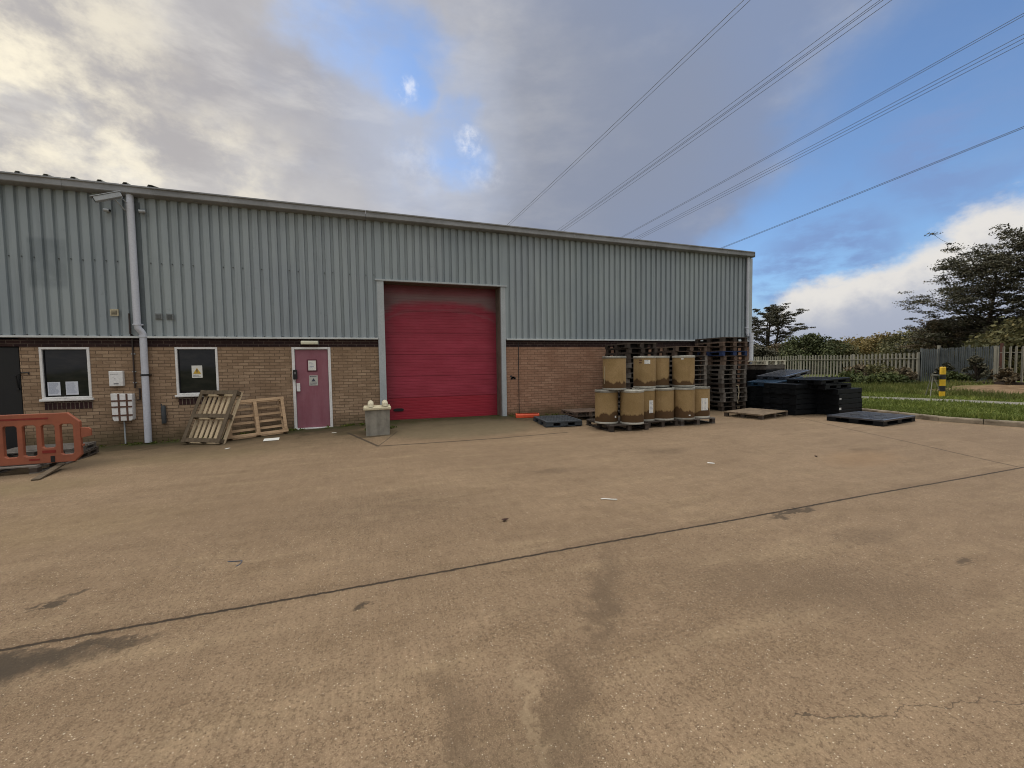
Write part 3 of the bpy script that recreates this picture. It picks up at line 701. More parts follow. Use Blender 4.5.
def window(x0, x1, z0, z1):
    fr = MB(); fw = .046
    fr.box(x0, x1, -.022, .06, z1-fw, z1).box(x0, x1, -.022, .06, z0, z0+fw*.8).box(x0, x0+fw, -.022, .06, z0+fw*.8, z1-fw).box(x1-fw, x1, -.022, .06, z0+fw*.8, z1-fw)
    win = fr.build('window', M_white, house, bevel=.006)
    MB().box(x0-.03, x1+.03, -.06, .02, z0-.055, z0-.004).build('sill', M_white, win, bevel=.01)
    MB().box(x0+fw, x1-fw, .03, .04, z0+fw*.8, z1-fw).build('pane', M_pane, win)
    MB().box(x0+fw, x0+fw+.018, .012, .03, z0+.05, z1-fw).box(x0+fw, x1-fw, .012, .03, z1-fw-.018, z1-fw).build('gasket', M_black, win)
    MB().box(x0+.03, x1+.0, -.006, .0, z0-.235, z0-.064).build('soldier_course', M_soldier, win)
    return win
w1 = window(*WINS[0]); w2 = window(*WINS[1])
for (a, z_) in ((-6.595, 1.06), (-6.295, 1.065)):
    p = MB().box(a, a+.21, .020, .024, z_, z_+.29).build('notice', M_paper, w1)
    q = MB(); textlines(q, a+.02, a+.19, z_+.03, z_+.27, 11, .0195); q.build('print', M_inkpale, p)
p = MB().box(-3.99, -3.78, .020, .024, 1.38, 1.67).build('warning_sign', M_paperw, w2)
MB().extrude([(-3.965, 1.475), (-3.805, 1.475), (-3.885, 1.615)], .0165, .0195, 'y').build('yellow_triangle', M_yellow, p)
q = MB(); q.extrude([(-3.895, 1.52), (-3.875, 1.52), (-3.872, 1.58), (-3.898, 1.58)], .0150, .0162, 'y').box(-3.893, -3.877, .015, .0162, 1.492, 1.506)
textlines(q, -3.965, -3.805, 1.40, 1.455, 3, .0195); q.build('print', M_ink, p)

# personnel door
M_doorp = weathered('door_maroon', lin('#8c5c68'), lin('#742f3f'), .55, 1.1, .5, fine=12, streak=(6, 6, .8), fine_amt=.15)
zt0 = .015
fr = MB().box(-1.865, -1.80, -.03, .12, zt0, 2.1).box(-1.03, -.965, -.03, .12, zt0, 2.1).box(-1.80, -1.03, -.03, .12, 2.045, 2.1).build('door_frame', M_white, house, bevel=.006)
dr = MB().box(-1.795, -1.035, .01, .055, zt0+.03, 2.04).build('door', M_doorp, house, bevel=.004)
MB().box(-1.80, -1.03, -.05, .1, zt0-.03, zt0+.025).build('threshold', M_white, dr, bevel=.006)
MB().box(-1.53, -1.29, -.002, .009, 1.48, 1.79).build('vision_frame', weathered('maroon_dark', lin('#5c2434'), lin('#47202c'), .5, 5, .5), dr, bevel=.004)
p = MB().box(-1.50, -1.32, -.006, -.003, 1.51, 1.76).build('notice', M_paperw, dr)
q = MB(); textlines(q, -1.48, -1.34, 1.53, 1.73, 6, -.0065, .6, .25); q.box(-1.46, -1.37, -.0066, -.006, 1.60, 1.612, Matrix.Translation((0, 0, 0))); q.build('print', M_inkpale, p)
p = MB().box(-1.49, -1.29, .004, .009, 1.12, 1.38).build('safety_notice', weathered('paper_grey', lin('#b6b6b0'), lin('#9d9d98'), .4, 9, .7, bump=0), dr)
q = MB(); textlines(q, -1.47, -1.31, 1.34, 1.365, 1, .0035, .1, .7); textlines(q, -1.47, -1.31, 1.14, 1.20, 3, .0035, .2, .4)
q.extrude([(-1.44, 1.225), (-1.34, 1.225), (-1.39, 1.31)], .0028, .0035, 'y'); q.box(-1.475, -1.455, .0028, .0035, 1.34, 1.36); q.build('print', M_ink, p)
MB().box(-1.845, -1.75, -.08, -.031, 1.29, 1.53).build('door_lock', M_black, dr, bevel=.01)
MB().cbox((-1.795, -.083, 1.45), (.035, .006, .06)).build('lock_keypad', weathered('keypad', c3(.15, .15, .15), c3(.1, .1, .1), .4, 9, .4), dr)
MB().box(-1.78, -1.70, -.03, .008, .98, 1.19).build('handle_box', M_white, dr, bevel=.008)
# grilles in the cladding belong to the building
M_cream = weathered('grille_cream', lin('#b5ac93'), lin('#8a836e'), .5, 9, .6)
M_grille = weathered('grille_grey', lin('#74797a'), lin('#565a5a'), .5, 9, .6)
def grille(x, z, s, mt, label):
    a = MB().box(x-s/2, x+s/2, -.085, -.052, z-s/2, z+s/2)
    o = a.build('air_vent', mt, None, bevel=.004); tag(o, label, 'air vent')
    q = MB().box(x-s*.33, x+s*.33, -.088, -.085, z-s*.33, z+s*.33).build('vent_opening', M_black, o)
    q2 = MB()
    for i in range(4): q2.box(x-s*.33, x+s*.33, -.094, -.0885, z-s*.28+i*s*.17, z-s*.28+i*s*.17+.012)
    q2.build('louvre', mt, o)
grille(-5.33, 2.865, .15, M_cream, 'small cream square vent in the cladding left of the downpipe')
grille(-4.53, 2.80, .135, M_grille, 'small grey square vent in the cladding, nearer the downpipe of the two')
grille(-4.32, 2.80, .135, M_grille, 'small grey square vent in the cladding, farther right of the downpipe')

# downpipes
def pipe_run(pts, r, brackets, shoe=True):
    o = MB().tube(pts, r, 14).build('downpipe', M_pipe, house, smooth=True)
    for (x, y, z) in brackets:
        MB().tube([(x, y, z-.02), (x, y, z+.02)], r+.008, 14).box(x-r-.03, x+r+.03, y+.01, y+r+.02, z-.012, z+.012).build('bracket', M_black if z < 2 else M_pipe, o)
    return o
pipe_run([(-4.905, -.14, 5.46), (-4.905, -.14, 2.60), (-4.895, -.14, 2.52), (-4.86, -.11, 2.46), (-4.835, -.09, 2.40), (-4.835, -.085, 2.33), (-4.85, -.085, -.07)], .066, [(-4.905, -.14, 2.60), (-4.835, -.085, 2.34), (-4.843, -.085, 1.47)])
pipe_run([(13.11, -.12, 5.46), (13.11, -.12, 2.62), (13.16, -.12, 2.5)], .05, [(13.11, -.12, 2.8)])
pipe_run([(13.28, -.15, 2.62), (13.28, -.15, .02)], .075, [(13.28, -.15, 2.3), (13.28, -.15, 1.2)])

# ------------------------------------------------------------------ things fixed to the wall
# security camera on its bracket
M_cam = weathered('camera_housing', lin('#a8adb2'), lin('#7e8388'), .5, 6, .45)
root = empty('security_camera', (-4.98, -.06, 5.08)); tag(root, 'large grey box security camera on a bracket under the gutter by the downpipe', 'security camera')
A = Matrix.Translation((-.10, -.46, .155)) @ Euler((R(0), R(-25), R(18)), 'XYZ').to_matrix().to_4x4()
MB().box(-.26, .2, -.06, .06, -.05, .05, A).build('housing', M_cam, root, bevel=.01)
MB().box(-.30, .22, -.07, .07, .052, .066, A).build('sun_shield', M_cam, root, bevel=.004)
MB().box(-.275, -.262, -.045, .045, -.04, .04, A).build('lens_window', M_black, root)
MB().tube([(.0, 0, -.02), (-.03, -.12, .04), (-.1, -.4, .2)], .014).tube([(.03, 0, .14), (.02, -.2, .20), (-.03, -.42, .23)], .010).build('bracket', M_cam, root)
MB().box(-.04, .06, -.01, .01, -.08, .2).build('mounting_plate', M_cam, root)
def mini(x, z, lab, s=1):
    r_ = empty('mini_camera', (x, -.055, z)); tag(r_, lab, 'security camera')
    MB().lathe([(.035, 0), (.035, .02)], n=16).build('base', M_cam, r_, M=Euler((R(90), 0, 0)).to_matrix().to_4x4())
    MB().tube([(0, -.02, 0), (.01*s, -.06, -.01)], .014).build('stem', M_cam, r_)
    MB().tube([(-.05*s, -.06, 0), (.06*s, -.09, -.015)], [.034, .036], 12).build('camera_body', M_cam, r_, smooth=True)
    MB().tube([(.061*s, -.090, -.0152), (.066*s, -.0915, -.0157)], .024, 12).build('lens', M_black, r_)
mini(-5.33, 5.08, 'small white bullet camera on the cladding left of the downpipe', 1)
mini(-4.70, 5.12, 'small white bullet camera on the cladding right of the downpipe', -1)
# post box
root = empty('letter_box', (-5.37, 0, 1.23)); tag(root, 'white square letter box on the brick wall above the taped meter box', 'letter box')
MB().box(-.125, .125, -.09, -.002, 0, .34).build('box_body', M_white, root, bevel=.012)
q = MB().box(-.04, .045, -.0925, -.0905, .045, .065).box(-.05, -.04, -.0925, -.0905, .20, .21).box(-.02, -.008, -.0925, -.0905, .16, .175); textlines(q, -.09, .06, .25, .29, 1, -.0905, .2, .25); q.build('slot_and_marks', M_ink, root)
# meter box, taped, on a post
root = empty('meter_box', (-5.265, 0, .45)); root.scale = (.9, 1, 1); tag(root, 'white meter box crossed with brown straps on a thin post', 'meter box')
MB().extrude([(-.20, .05), (-.17, .0), (.17, .0), (.20, .03), (.215, .60), (-.215, .62)], -.15, -.003, 'y').build('box_body', M_white, root, bevel=.012)
M_tape = weathered('brown_tape', lin('#5f4236'), lin('#47332b'), .5, 6, .7)
q = MB()
for x in (-.055, .105): q.box(x-.02, x+.02, -.156, -.151, .006, .61)
for z in (.13, .32, .455): q.box(-.205, .208, -.158, -.152, z-.017, z+.017)
q.build('strap', M_tape, root)
MB().tube([(-.02, -.05, 0), (-.02, -.05, -.52)], .016).build('post', M_trim, root)
# brown conduit
root = empty('conduit', (-5.06, 0, 2.5)); tag(root, 'thin dark brown conduit running down the wall beside the downpipe', 'conduit')
MB().tube([(0, -.10, .35), (0, -.10, -.1), (0, -.03, -.12), (0, -.03, -1.32), (.08, -.03, -1.33), (.08, -.03, -1.58), (.02, -.03, -1.6)], .017).build('tube', weathered('conduit_brown', lin('#2f2522'), lin('#4a3730'), .5, 6, .5), root)
q = MB()
for z in (-.55, -.95, -1.2): q.box(-.03, .03, -.035, 0, z-.012, z+.012)
q.build('saddle', M_trim, root)
# cigarette bin
root = empty('cigarette_bin', (-4.55, -.045, .34)); tag(root, 'narrow dark grey metal cigarette bin on the brick wall below the window', 'wall bin')
MB().lathe([(.042, 0), (.046, .02), (.046, .38), (.036, .41)], n=18).build('tube', weathered('bin_grey', lin('#474b4e'), lin('#33373a'), .5, 6, .45, .3), root, smooth=True)
MB().box(-.015, .015, .03, .045, .30, .42).tube([(-.03, 0, .41), (-.04, 0, .46)], .012).build('bracket', M_screw, root)
# light over door
root = empty('wall_light', (-1.44, 0, 2.16)); tag(root, 'long cream bulkhead light above the maroon door', 'wall light')
MB().box(-.21, .21, -.03, -.005, -.0, .105).build('base', M_grille, root, bevel=.008)
MB().box(-.20, .20, -.10, -.031, .008, .098).build('diffuser', weathered('diffuser', lin('#d3d2bd'), lin('#b7b69e'), .4, 5, .35, bump=0), root, bevel=.02)

# ------------------------------------------------------------------ pallets
W_grey = weathered('wood_grey', lin('#78716a'), lin('#423d37'), .8, 4, .9, fine=35, streak=(2, 22, 6), perobj=True, bump=.5)
W_brown = weathered('wood_brown', lin('#67564a'), lin('#3d322a'), .8, 4, .9, fine=35, streak=(2, 22, 6), perobj=True, bump=.5)
W_new = weathered('wood_pine', lin('#ae9273'), lin('#68543f'), .8, 4, .85, fine=35, streak=(2, 22, 6), bump=.4)
W_old = weathered('wood_weathered', lin('#615443'), lin('#332b20'), .8, 5, .9, fine=35, streak=(2, 22, 6), bump=.5)
W_dark = weathered('wood_dark', lin('#4a4038'), lin('#2c2622'), .7, 4, .9, fine=35, streak=(2, 22, 6), perobj=True, bump=.4)
W_void = weathered('gap_shade', lin('#1c1815'), lin('#12100e'), .6, 5, .95, fine=30)  # near black, paints the shade inside the pallet gaps
W_blue = weathered('wood_blue', lin('#22345c'), lin('#1c2230'), .6, 5, .8, fine=30, perobj=True)
W_white = weathered('wood_white', lin('#cfcab6'), lin('#a09a86'), .5, 5, .85, fine=30)
P_black = weathered('plastic_black', c3(.004, .005, .0065), c3(.010, .011, .013), .6, 5, .5, spec=.18, fine=25)
P_grey = weathered('plastic_grey', lin('#3d444a'), lin('#2b3034'), .6, 4, .55, fine=25)
P_blue = weathered('plastic_blue', lin('#1e3a52'), lin('#121b26'), .6, 4, .5, fine=25)
P_sheen = weathered('plastic_black_sheen', c3(.03, .034, .044), c3(.07, .075, .09), .6, 2.5, .30, spec=1., fine=25)  # black plastic with the pale sky sheen lifted into its colour

def pallet(mat, L=1.2, Wd=1.0, H=.144, boards=7, fine=True, blockmat=None, bw=None, label=None, group=None, skid='y', sw=.05):
    root = empty('pallet', (0, 0, 0))
    if label: tag(root, label, 'pallet', group)
    d = MB(); bw = bw or Wd/boards*.72; t_ = .02
    for i in range(boards):
        y = -Wd/2+bw/2+(Wd-bw)*i/(boards-1); j = random.uniform(-.006, .006)
        d.box(-L/2+random.uniform(0, .008), L/2-random.uniform(0, .008), y-bw/2, y+bw/2, H-t_+j*.1, H, Matrix.Rotation(R(random.uniform(-.4, .4)), 4, 'Z'))
    for x in (-L/2+.05, 0, L/2-.05): d.box(x-.05, x+.05, -Wd/2, Wd/2, H-2*t_, H-t_-.001)
    d.build('deck', mat, root, bevel=.002 if fine else 0)
    s = MB()
    if skid == 'both':
        for x in (-L/2+sw, 0, L/2-sw): s.box(x-sw, x+sw, -Wd/2+2*sw, Wd/2-2*sw, 0, .02)
        for y in (-Wd/2+sw, Wd/2-sw): s.box(-L/2-.015, L/2+.01, y-sw, y+sw, 0, .0195)
    if skid == 'y':
        for x in (-L/2+.05, 0, L/2-.05): s.box(x-sw, x+sw, -Wd/2, Wd/2, 0, .02)
    if skid == 'x' :
        for y in (-Wd/2+.05, 0, Wd/2-.05): s.box(-L/2, L/2, y-.05, y+.05, 0, .02)
    bm_ = blockmat or mat
    if fine:
        s.build('base_boards', mat, root, bevel=.002)
        for x in (-L/2+.05, 0, L/2-.05):
            for y in (-Wd/2+.055, 0, Wd/2-.055): MB().box(x-.045, x+.045, y-.05, y+.05, .0205, H-2*t_-.0005).build('block', bm_, root)
    else:
        for x in (-L/2+.05, 0, L/2-.05):
            for y in (-Wd/2+.075, 0, Wd/2-.075): s.box(x-(.05 if abs(x) > .1 else .07), x+(.05 if abs(x) > .1 else .07), y-.07, y+.07, .0195, H-2*t_-.0005)
        s.box(-L/2+.01, L/2-.01, -.07, .07, .001, .021)
        s.build('base', mat, root)
        q = MB().box(-L/2+.16, L/2-.16, -Wd/2+.2, Wd/2-.2, .003, H-t_-.003).build('shade_core', W_void, root)  # dark core added to fill the gaps with shade, not a pallet part
    return root
def plastic_pallet(mat, L=1.2, Wd=1.0, H=.15, label=None, group=None, lip=.045):
    root = empty('pallet', (0, 0, 0))
    if label: tag(root, label, 'pallet', group)
    d = MB()
    n = 12
    # rim and cross ribs
    d.box(-L/2, L/2, -Wd/2, -Wd/2+.06, H-lip, H).box(-L/2, L/2, Wd/2-.06, Wd/2, H-lip, H).box(-L/2, -L/2+.06, -Wd/2+.06, Wd/2-.06, H-lip, H).box(L/2-.06, L/2, -Wd/2+.06, Wd/2-.06, H-lip, H)
    d.box(-L/2+.06, L/2-.06, -Wd/2+.06, Wd/2-.06, H-.04, H-.012)
    for i in range(1, n): x = -L/2+.06+(L-.12)*i/n; d.box(x-.012, x+.012, -Wd/2+.06, Wd/2-.06, H-.013, H-.002)
    d.build('deck', mat, root, bevel=.006)
    s = MB()
    for x in (-L/2+.09, 0, L/2-.09):
        for y in (-Wd/2+.11, 0, Wd/2-.11): s.box(x-.1, x+.1, y-.1, y+.1, 0.001, H-.0455)
    for x in (-L/2+.09, 0, L/2-.09): s.box(x-.08, x+.08, -Wd/2+.01, Wd/2-.01, 0, .022)
    for y in (-Wd/2+.09, 0, Wd/2-.09): s.box(-L/2+.01, L/2-.01, y-.08, y+.08, 0.002, .024)
    s.build('base', mat, root)
    return root
def place(o, x, y, z, rz=0., M=None):
    if M is not None: o.matrix_world = M
    else: o.location = (x, y, z); o.rotation_euler = (0, 0, rz)
    return o
ORD = ['first','second','third','fourth','fifth','sixth','seventh','eighth','ninth','tenth','eleventh','twelfth','thirteenth','fourteenth','fifteenth','sixteenth','seventeenth']
protos = {}
def get(key, mk):
    if key not in protos: protos[key] = mk(); return protos[key]
    return copy_tree(protos[key])
def restyle(o, mat):
    for ch in o.children:
        if ch.type == 'MESH' and not ch.name.startswith('shade_core'): ch.material_slots[0].link = 'OBJECT'; ch.material_slots[0].material = mat
def wood_stack(cx, cy, n, z0, where, group, L=1.0, Wd=1.2, H=.147, mats=None, rz=0., adj=None, jit=.025):
    for i in range(n):
        o = get(('w', L, Wd, H), lambda: pallet(W_grey, L, Wd, H, 7, False, bw=Wd/7*.9))
        mt = mats(i) if mats else W_grey; restyle(o, mt)
        nm = {'wood_grey': 'grey weathered', 'wood_brown': 'brown', 'wood_dark': 'dark stained', 'wood_blue': 'blue painted', 'wood_new': 'pale'}.get(mt.name, 'wooden')
        pos = 'topmost' if i == n-1 else ('bottom one' if i == 0 else (ORD[i]+' from the ground' if i < n/2 else ORD[n-1-i]+' from the top'))
        tag(o, f'{nm} wooden pallet, {pos} in the {where}', 'pallet', group)
        place(o, cx+random.uniform(-jit, jit), cy+random.uniform(-jit, jit), z0+i*H, rz+R(random.uniform(-1.6, 1.6)))
def mats_tall(i):
    return {15: W_dark, 14: W_brown, 13: W_brown, 12: W_blue, 11: W_brown, 10: W_brown, 9: W_grey}.get(i, W_grey if i not in (0, 1, 5) else W_dark)
wood_stack(11.03, -.92, 16, 0, 'tall corner stack', 'pallets in the tall corner stack', mats=mats_tall)
wood_stack(7.5, -.92, 15, 0, 'stack behind the left drums', 'pallets in the stack behind the left drums', H=.144, mats=lambda i: W_dark if i > 10 or i % 3 == 0 else W_grey)
wood_stack(9.45, -.86, 14, 0, 'stack behind the right drums', 'pallets in the stack behind the right drums', L=1.2, Wd=1.0, H=.148, mats=lambda i: W_brown if i >= 12 else W_grey)

# leaning pallets by the window
def frame_matrix(bl, br, ang, H_off=0.):
    """local x = up the slope, local y = along the foot, underside towards the viewer"""
    bl = Vector(bl); br = Vector(br); e = (br-bl).normalized(); h = Vector((0, 0, 1)).cross(e).normalized()
    v = h*math.cos(R(ang)) + Vector((0, 0, 1))*math.sin(R(ang)); nrm = e.cross(v)  # towards viewer
    return bl, e, v, nrm
p1 = pallet(W_old, 1.2, 1.0, .16, 8, True, bw=.075, skid='both', sw=.045, label='dark weathered wooden pallet leaning at a steep tilt below the right window')
dk_ = [ch for ch in p1.children if ch.name.startswith('deck')][0]; dk_.material_slots[0].link = 'OBJECT'; dk_.material_slots[0].material = weathered('wood_slat', lin('#c4b193'), lin('#8a7756'), .6, 4, .9, fine=35, streak=(2, 22, 6), bump=.4)
bl, e, v, nn = frame_matrix((-3.88, -.80, gz(-3.88, -.8)), (-3.02, -1.30, gz(-3.0, -1.3)), 64)
c = bl + v*.6 + e*.5 + nn*.0
zax = -nn if nn.y < 0 else nn            # deck faces the wall
M = Matrix((( v.x, 0, 0, 0),)*1 + ((0,)*4,)*3) if False else None
xax = v; yax = zax.cross(xax)
M = Matrix(((xax.x, yax.x, zax.x, c.x-zax.x*.14), (xax.y, yax.y, zax.y, c.y-zax.y*.14), (xax.z, yax.z, zax.z, c.z-zax.z*.14), (0, 0, 0, 1)))
place(p1, 0, 0, 0, M=M)
p2 = pallet(W_new, 1.2, .9, .14, 6, True, bw=.06, skid='both', sw=.034, label='pale pine pallet leaning on its long edge against the wall left of the door')
bl, e, v, nn = frame_matrix((-3.10, -.86, gz(-3.1, -.86)), (-1.98, -.50, gz(-2., -.5)), 66)
c = bl + v*.45 + e*.6
zax = -nn if nn.y < 0 else nn; xax = e if True else v; yax = zax.cross(xax)
c2 = c - zax*.13
M = Matrix(((xax.x, yax.x, zax.x, c2.x), (xax.y, yax.y, zax.y, c2.y), (xax.z, yax.z, zax.z, c2.z), (0, 0, 0, 1)))
place(p2, 0, 0, 0, M=M)

# pallets under the barrier, far left
o = pallet(W_grey, 1.25, 1.0, .13, 8, True, blockmat=W_dark, label='grey wooden pallet lying under the orange barrier'); place(o, -5.60, -2.72, gz(-5.5, -2.7)-.0, R(2))  # dark blocks paint in the shade under the barrier
o = pallet(W_dark, 1.15, .9, .12, 6, True, label='dark wooden pallet poking out behind the orange barrier'); place(o, -5.70, -1.70, gz(-5.4, -1.7)-.0, R(9))
o = pallet(W_grey, 1.1, .8, .11, 6, True, label='grey pallet lying on the dark pallet behind the orange barrier'); place(o, -5.72, -1.68, gz(-5.4, -1.7)+.121, R(3))
pa_, pb_ = Vector((-4.66, -3.76, .012)), Vector((-4.78, -2.98, .085)); pm_ = (pa_+pb_)/2; pd_ = (pb_-pa_)
tag(MB().box(-pd_.length/2, pd_.length/2, -.045, .045, -.012, .012, Matrix.Translation(pm_) @ pd_.to_track_quat('X', 'Z').to_matrix().to_4x4()).build('plank', W_old, bevel=.003), 'loose grey plank propped under the front of the orange barrier', 'plank')

# orange barrier
def barrier():
    P_or = weathered('barrier_orange', lin('#93543d'), lin('#684033'), .6, 2.0, .5, fine=16, streak=(7, 7, 1.2), fine_amt=.15, bump=.1)
    root = empty('barrier', (0, -3.08, .135))
    tag(root, 'orange plastic pedestrian barrier with rectangular openings standing on a pallet', 'barrier')
    zb, zt = .0, .79; xr = -4.46; xl = -6.44
    # frame in strips round real openings
    fr = MB(); y0, y1 = -.03, .03
    op = []; a = -4.71
    for k in range(8): op.append((a-.225*k, a-.225*k+.16))
    ops = sorted(op); lo, hi = .12, .61
    bm = bmesh.new()
    outer = [(xl+.15, zb), (xr-.09, zb), (xr, .10), (xr, .64), (xr-.15, zt), (xl+.15, zt), (xl, .64), (xl, .10)]
    def loop(pts):
        vv = [bm.verts.new((x, y0, z)) for x, z in pts]
        return [bm.edges.new((vv[i], vv[(i+1) % len(vv)])) for i in range(len(vv))]
    ed = loop(outer)
    for i, (xa, xb) in enumerate(ops):
        l2 = .24 if xa < -4.9 and xa > -5.0 else lo
        r_ = .025; xa, xb = xa+.0, xb
        ed += loop([(xa+r_, l2), (xb-r_, l2), (xb, l2+r_), (xb, hi-r_), (xb-r_, hi), (xa+r_, hi), (xa, hi-r_), (xa, l2+r_)])
    bmesh.ops.triangle_fill(bm, use_beauty=True, use_dissolve=False, edges=ed)
    me = bpy.data.meshes.new('panel'); bmesh.ops.recalc_face_normals(bm, faces=bm.faces)
    bm.to_mesh(me); bm.free(); me.materials.append(P_or)
    if me.polygons[0].normal.y > 0: me.flip_normals()
    o = bpy.data.objects.new('panel', me); col.objects.link(o); o.parent = root
    s = o.modifiers.new('thickness', 'SOLIDIFY'); s.thickness = .06; s.offset = -1
    bv = o.modifiers.new('bevel', 'BEVEL'); bv.width = .009; bv.segments = 2; bv.limit_method = 'ANGLE'; bv.angle_limit = R(50)
    M_in = weathered('barrier_recess', lin('#7d241c'), lin('#5a1c16'), .5, 5, .6)
    MB().box(-5.9, -4.84, -.034, -.0305, .70, .725).build('reflector_slot', M_in, root)
    MB().box(-4.935, -4.775, -.036, -.0305, .16, .205).box(-5.10, -4.97, -.034, -.0305, .055, .08).build('grip_slot', M_in, root)
    MB().box(-4.84, -4.79, -.036, -.0305, .012, .11).build('post_slot', M_black, root)
    MB().extrude([(xr+.001, .37), (xr+.13, .40), (xr+.13, .50), (xr+.10, .535), (xr+.001, .54)], -.02, .02, 'y').box(xr+.001, xr+.03, -.02, .02, .24, .27).build('connector', P_or, root, bevel=.004)
    return root
br_ = barrier(); br_.location.z = gz(-5, -3)+.132

# concrete block with lugs
root = empty('concrete_block', (.12, -1.62, gz(.1, -1.5)+.0)); root.scale = (1.08, 1.15, 1.14); tag(root, 'grey concrete block with two rounded lugs on its pale top beside the roller door', 'concrete block')
M_conc = weathered('block_concrete', lin('#8e8a80'), lin('#514e46'), .75, 4, .9, fine=25, streak=(7, 7, .9), bump=.5)
M_cap = weathered('block_cap', lin('#c6bda2'), lin('#948b70'), .6, 5, .9, fine=25, bump=.4)
MB().extrude([(-.235, -.02), (.235, -.02), (.25, .5), (-.25, .5)], -.235, .24, 'y').build('block_body', M_conc, root, bevel=.012)
MB().box(-.275, .275, -.265, .265, .501, .555).build('cap', M_cap, root, bevel=.012)
for x in (-.13, .16):
    b = MB(); b.tube([(x, -.20, .555), (x, -.19, .59), (x, -.12, .61), (x, .12, .61), (x, .18, .59), (x, .19, .555)], [.05, .058, .062, .062, .058, .05], 12); b.build('lug', weathered('lug_cream', lin('#c7bfa6'), lin('#9b937a'), .5, 6, .85, fine=25), root, smooth=True)

# white sheet on the ground and other litter
tag(MB().box(-.15, .15, -.17, .17, 0, .004, Matrix.Translation((-2.12, -1.33, gz(-2.1, -1.3)+.004)) @ Matrix.Rotation(R(8), 4, 'Z')).build('paper_sheet', M_paperw), 'white sheet of paper lying on the yard by the pine pallet', 'paper')
lm = weathered('dead_leaf', lin('#3a2119'), lin('#2a1712'), .5, 30, .8)
def leaf(x, y, s, rz):
    b = MB(); n = 8
    for i in range(n): 
        a0 = 2*math.pi*i/n; a1 = 2*math.pi*(i+1)/n
        def pt(a): r = s*(1+.35*math.cos(3*a)); return (r*math.cos(a), r*.6*math.sin(a), .006+.012*abs(math.sin(a))+.01*math.cos(a)**2)
        b.add([(0, 0, .004), pt(a0), pt(a1)], [(0, 1, 2)])
    o = b.build('dead_leaf', lm); o.location = (x, y, gz(x, y)+.001); o.rotation_euler = (0, 0, rz); s_ = o.modifiers.new('t', 'SOLIDIFY'); s_.thickness = .003; return o
tag(leaf(1.25, -7.68, .035, .3), 'curled dark brown leaf lying alone in the middle of the yard', 'leaf')
tag(leaf(6.9, -6.9, .03, 1.2), 'small brown leaf on the yard in front of the flat black pallet', 'leaf')
tag(MB().tube([(2.50, -7.47, .012), (2.55, -7.49, .014), (2.6, -7.53, .012), (2.66, -7.56, .012)], .007, 6).build('plastic_strip', M_paperw), 'short white plastic strip lying on the yard', 'litter')
tag(MB().tube([(-1.16, -7.70, .006), (-1.10, -7.72, .007), (-1.05, -7.73, .007), (-1.05, -7.79, .006), (-1.07, -7.82, .006)], .0035, 6).build('wire_scrap', weathered('wire_blue', lin('#4a5566'), lin('#394252'), .4, 20, .5)), 'bent scrap of blue grey wire lying on the yard', 'litter')
for k, (x, y, lab) in enumerate([(-.86, -1.1, 'small white paper scrap on the yard in front of the maroon door'), (-2.75, -2.05, 'pale splinter of wood on the yard near the leaning pallets'), (5.0, -6.6, 'small pale scrap on the yard in front of the drums')]):
    tag(MB().box(-.05, .05, -.02, .02, 0, .006, Matrix.Translation((x, y, gz(x, y)+.003)) @ Matrix.Rotation(k*1.1, 4, 'Z')).build('paper_scrap', M_paperw), lab, 'litter')

# ------------------------------------------------------------------ drums
def drum_mat():
    m, t, b, P = material('fibre_drum', .8, 0, .25)
    oi = t.new('ShaderNodeObjectInfo'); Q = t.vmath('ADD', P, t.vmath('SCALE', oi.outputs['Location'], 5.3))
    s = t.new('ShaderNodeSeparateXYZ'); t.put(s.inputs[0], P)
    c = t.mix(t.ramp(t.noise(Q, 2.2, 4, .6), .35, .7), lin('#8a744f'), lin('#99825d'))
    c = t.mix(t.ramp(t.noise(t.mapping(Q, (6, 6, .7)), 1.2, 5, .6), .5, .75, 0, .35), c, lin('#6a5234'))
    k = t.math('SUBTRACT', s.outputs[2], t.math('MULTIPLY', t.math('SUBTRACT', t.noise(t.mapping(Q, (1, 1, .12)), 2.6, 5, .55), .36), .7))
    c = t.mix(t.ramp(k, .085, .10, 1, 0), c, lin('#3d2d1f')); c = t.mix(t.ramp(k, .10, .13, .5, 0), c, lin('#5d472e'))
    c = t.mix(t.ramp(t.noise(Q, 50., 3, .6), .4, .7, 0, .25), c, lin('#5d4426'))
    t.put(b.inputs['Base Color'], c); t.put(b.inputs['Normal'], t.bump(t.noise(Q, 9., 3, .6), .2, .01)); return m
M_drum = drum_mat(); M_rim = weathered('drum_rim', lin('#a3a197'), lin('#6e6b62'), .6, 6, .5, .2, fine=25, perobj=True)
def drum(r=.27, h=.80):
    root = empty('drum', (0, 0, 0))
    MB().lathe([(r-.004, .03), (r, .032), (r, h-.04), (r-.004, h-.038)], n=40).build('drum_body', M_drum, root, smooth=True)
    MB().lathe([(r+.004, .0), (r+.008, .004), (r+.008, .031), (r+.001, .045)], n=40).build('base_rim', M_rim, root, smooth=True)
    MB().lathe([(r+.002, h-.058), (r+.009, h-.052), (r+.009, h-.012), (r+.002, h-.004), (r-.02, h-.003), (r-.022, h-.018), (.001, h-.016)], n=40).build('lid', M_rim, root, smooth=True)
    return root
d0 = drum()
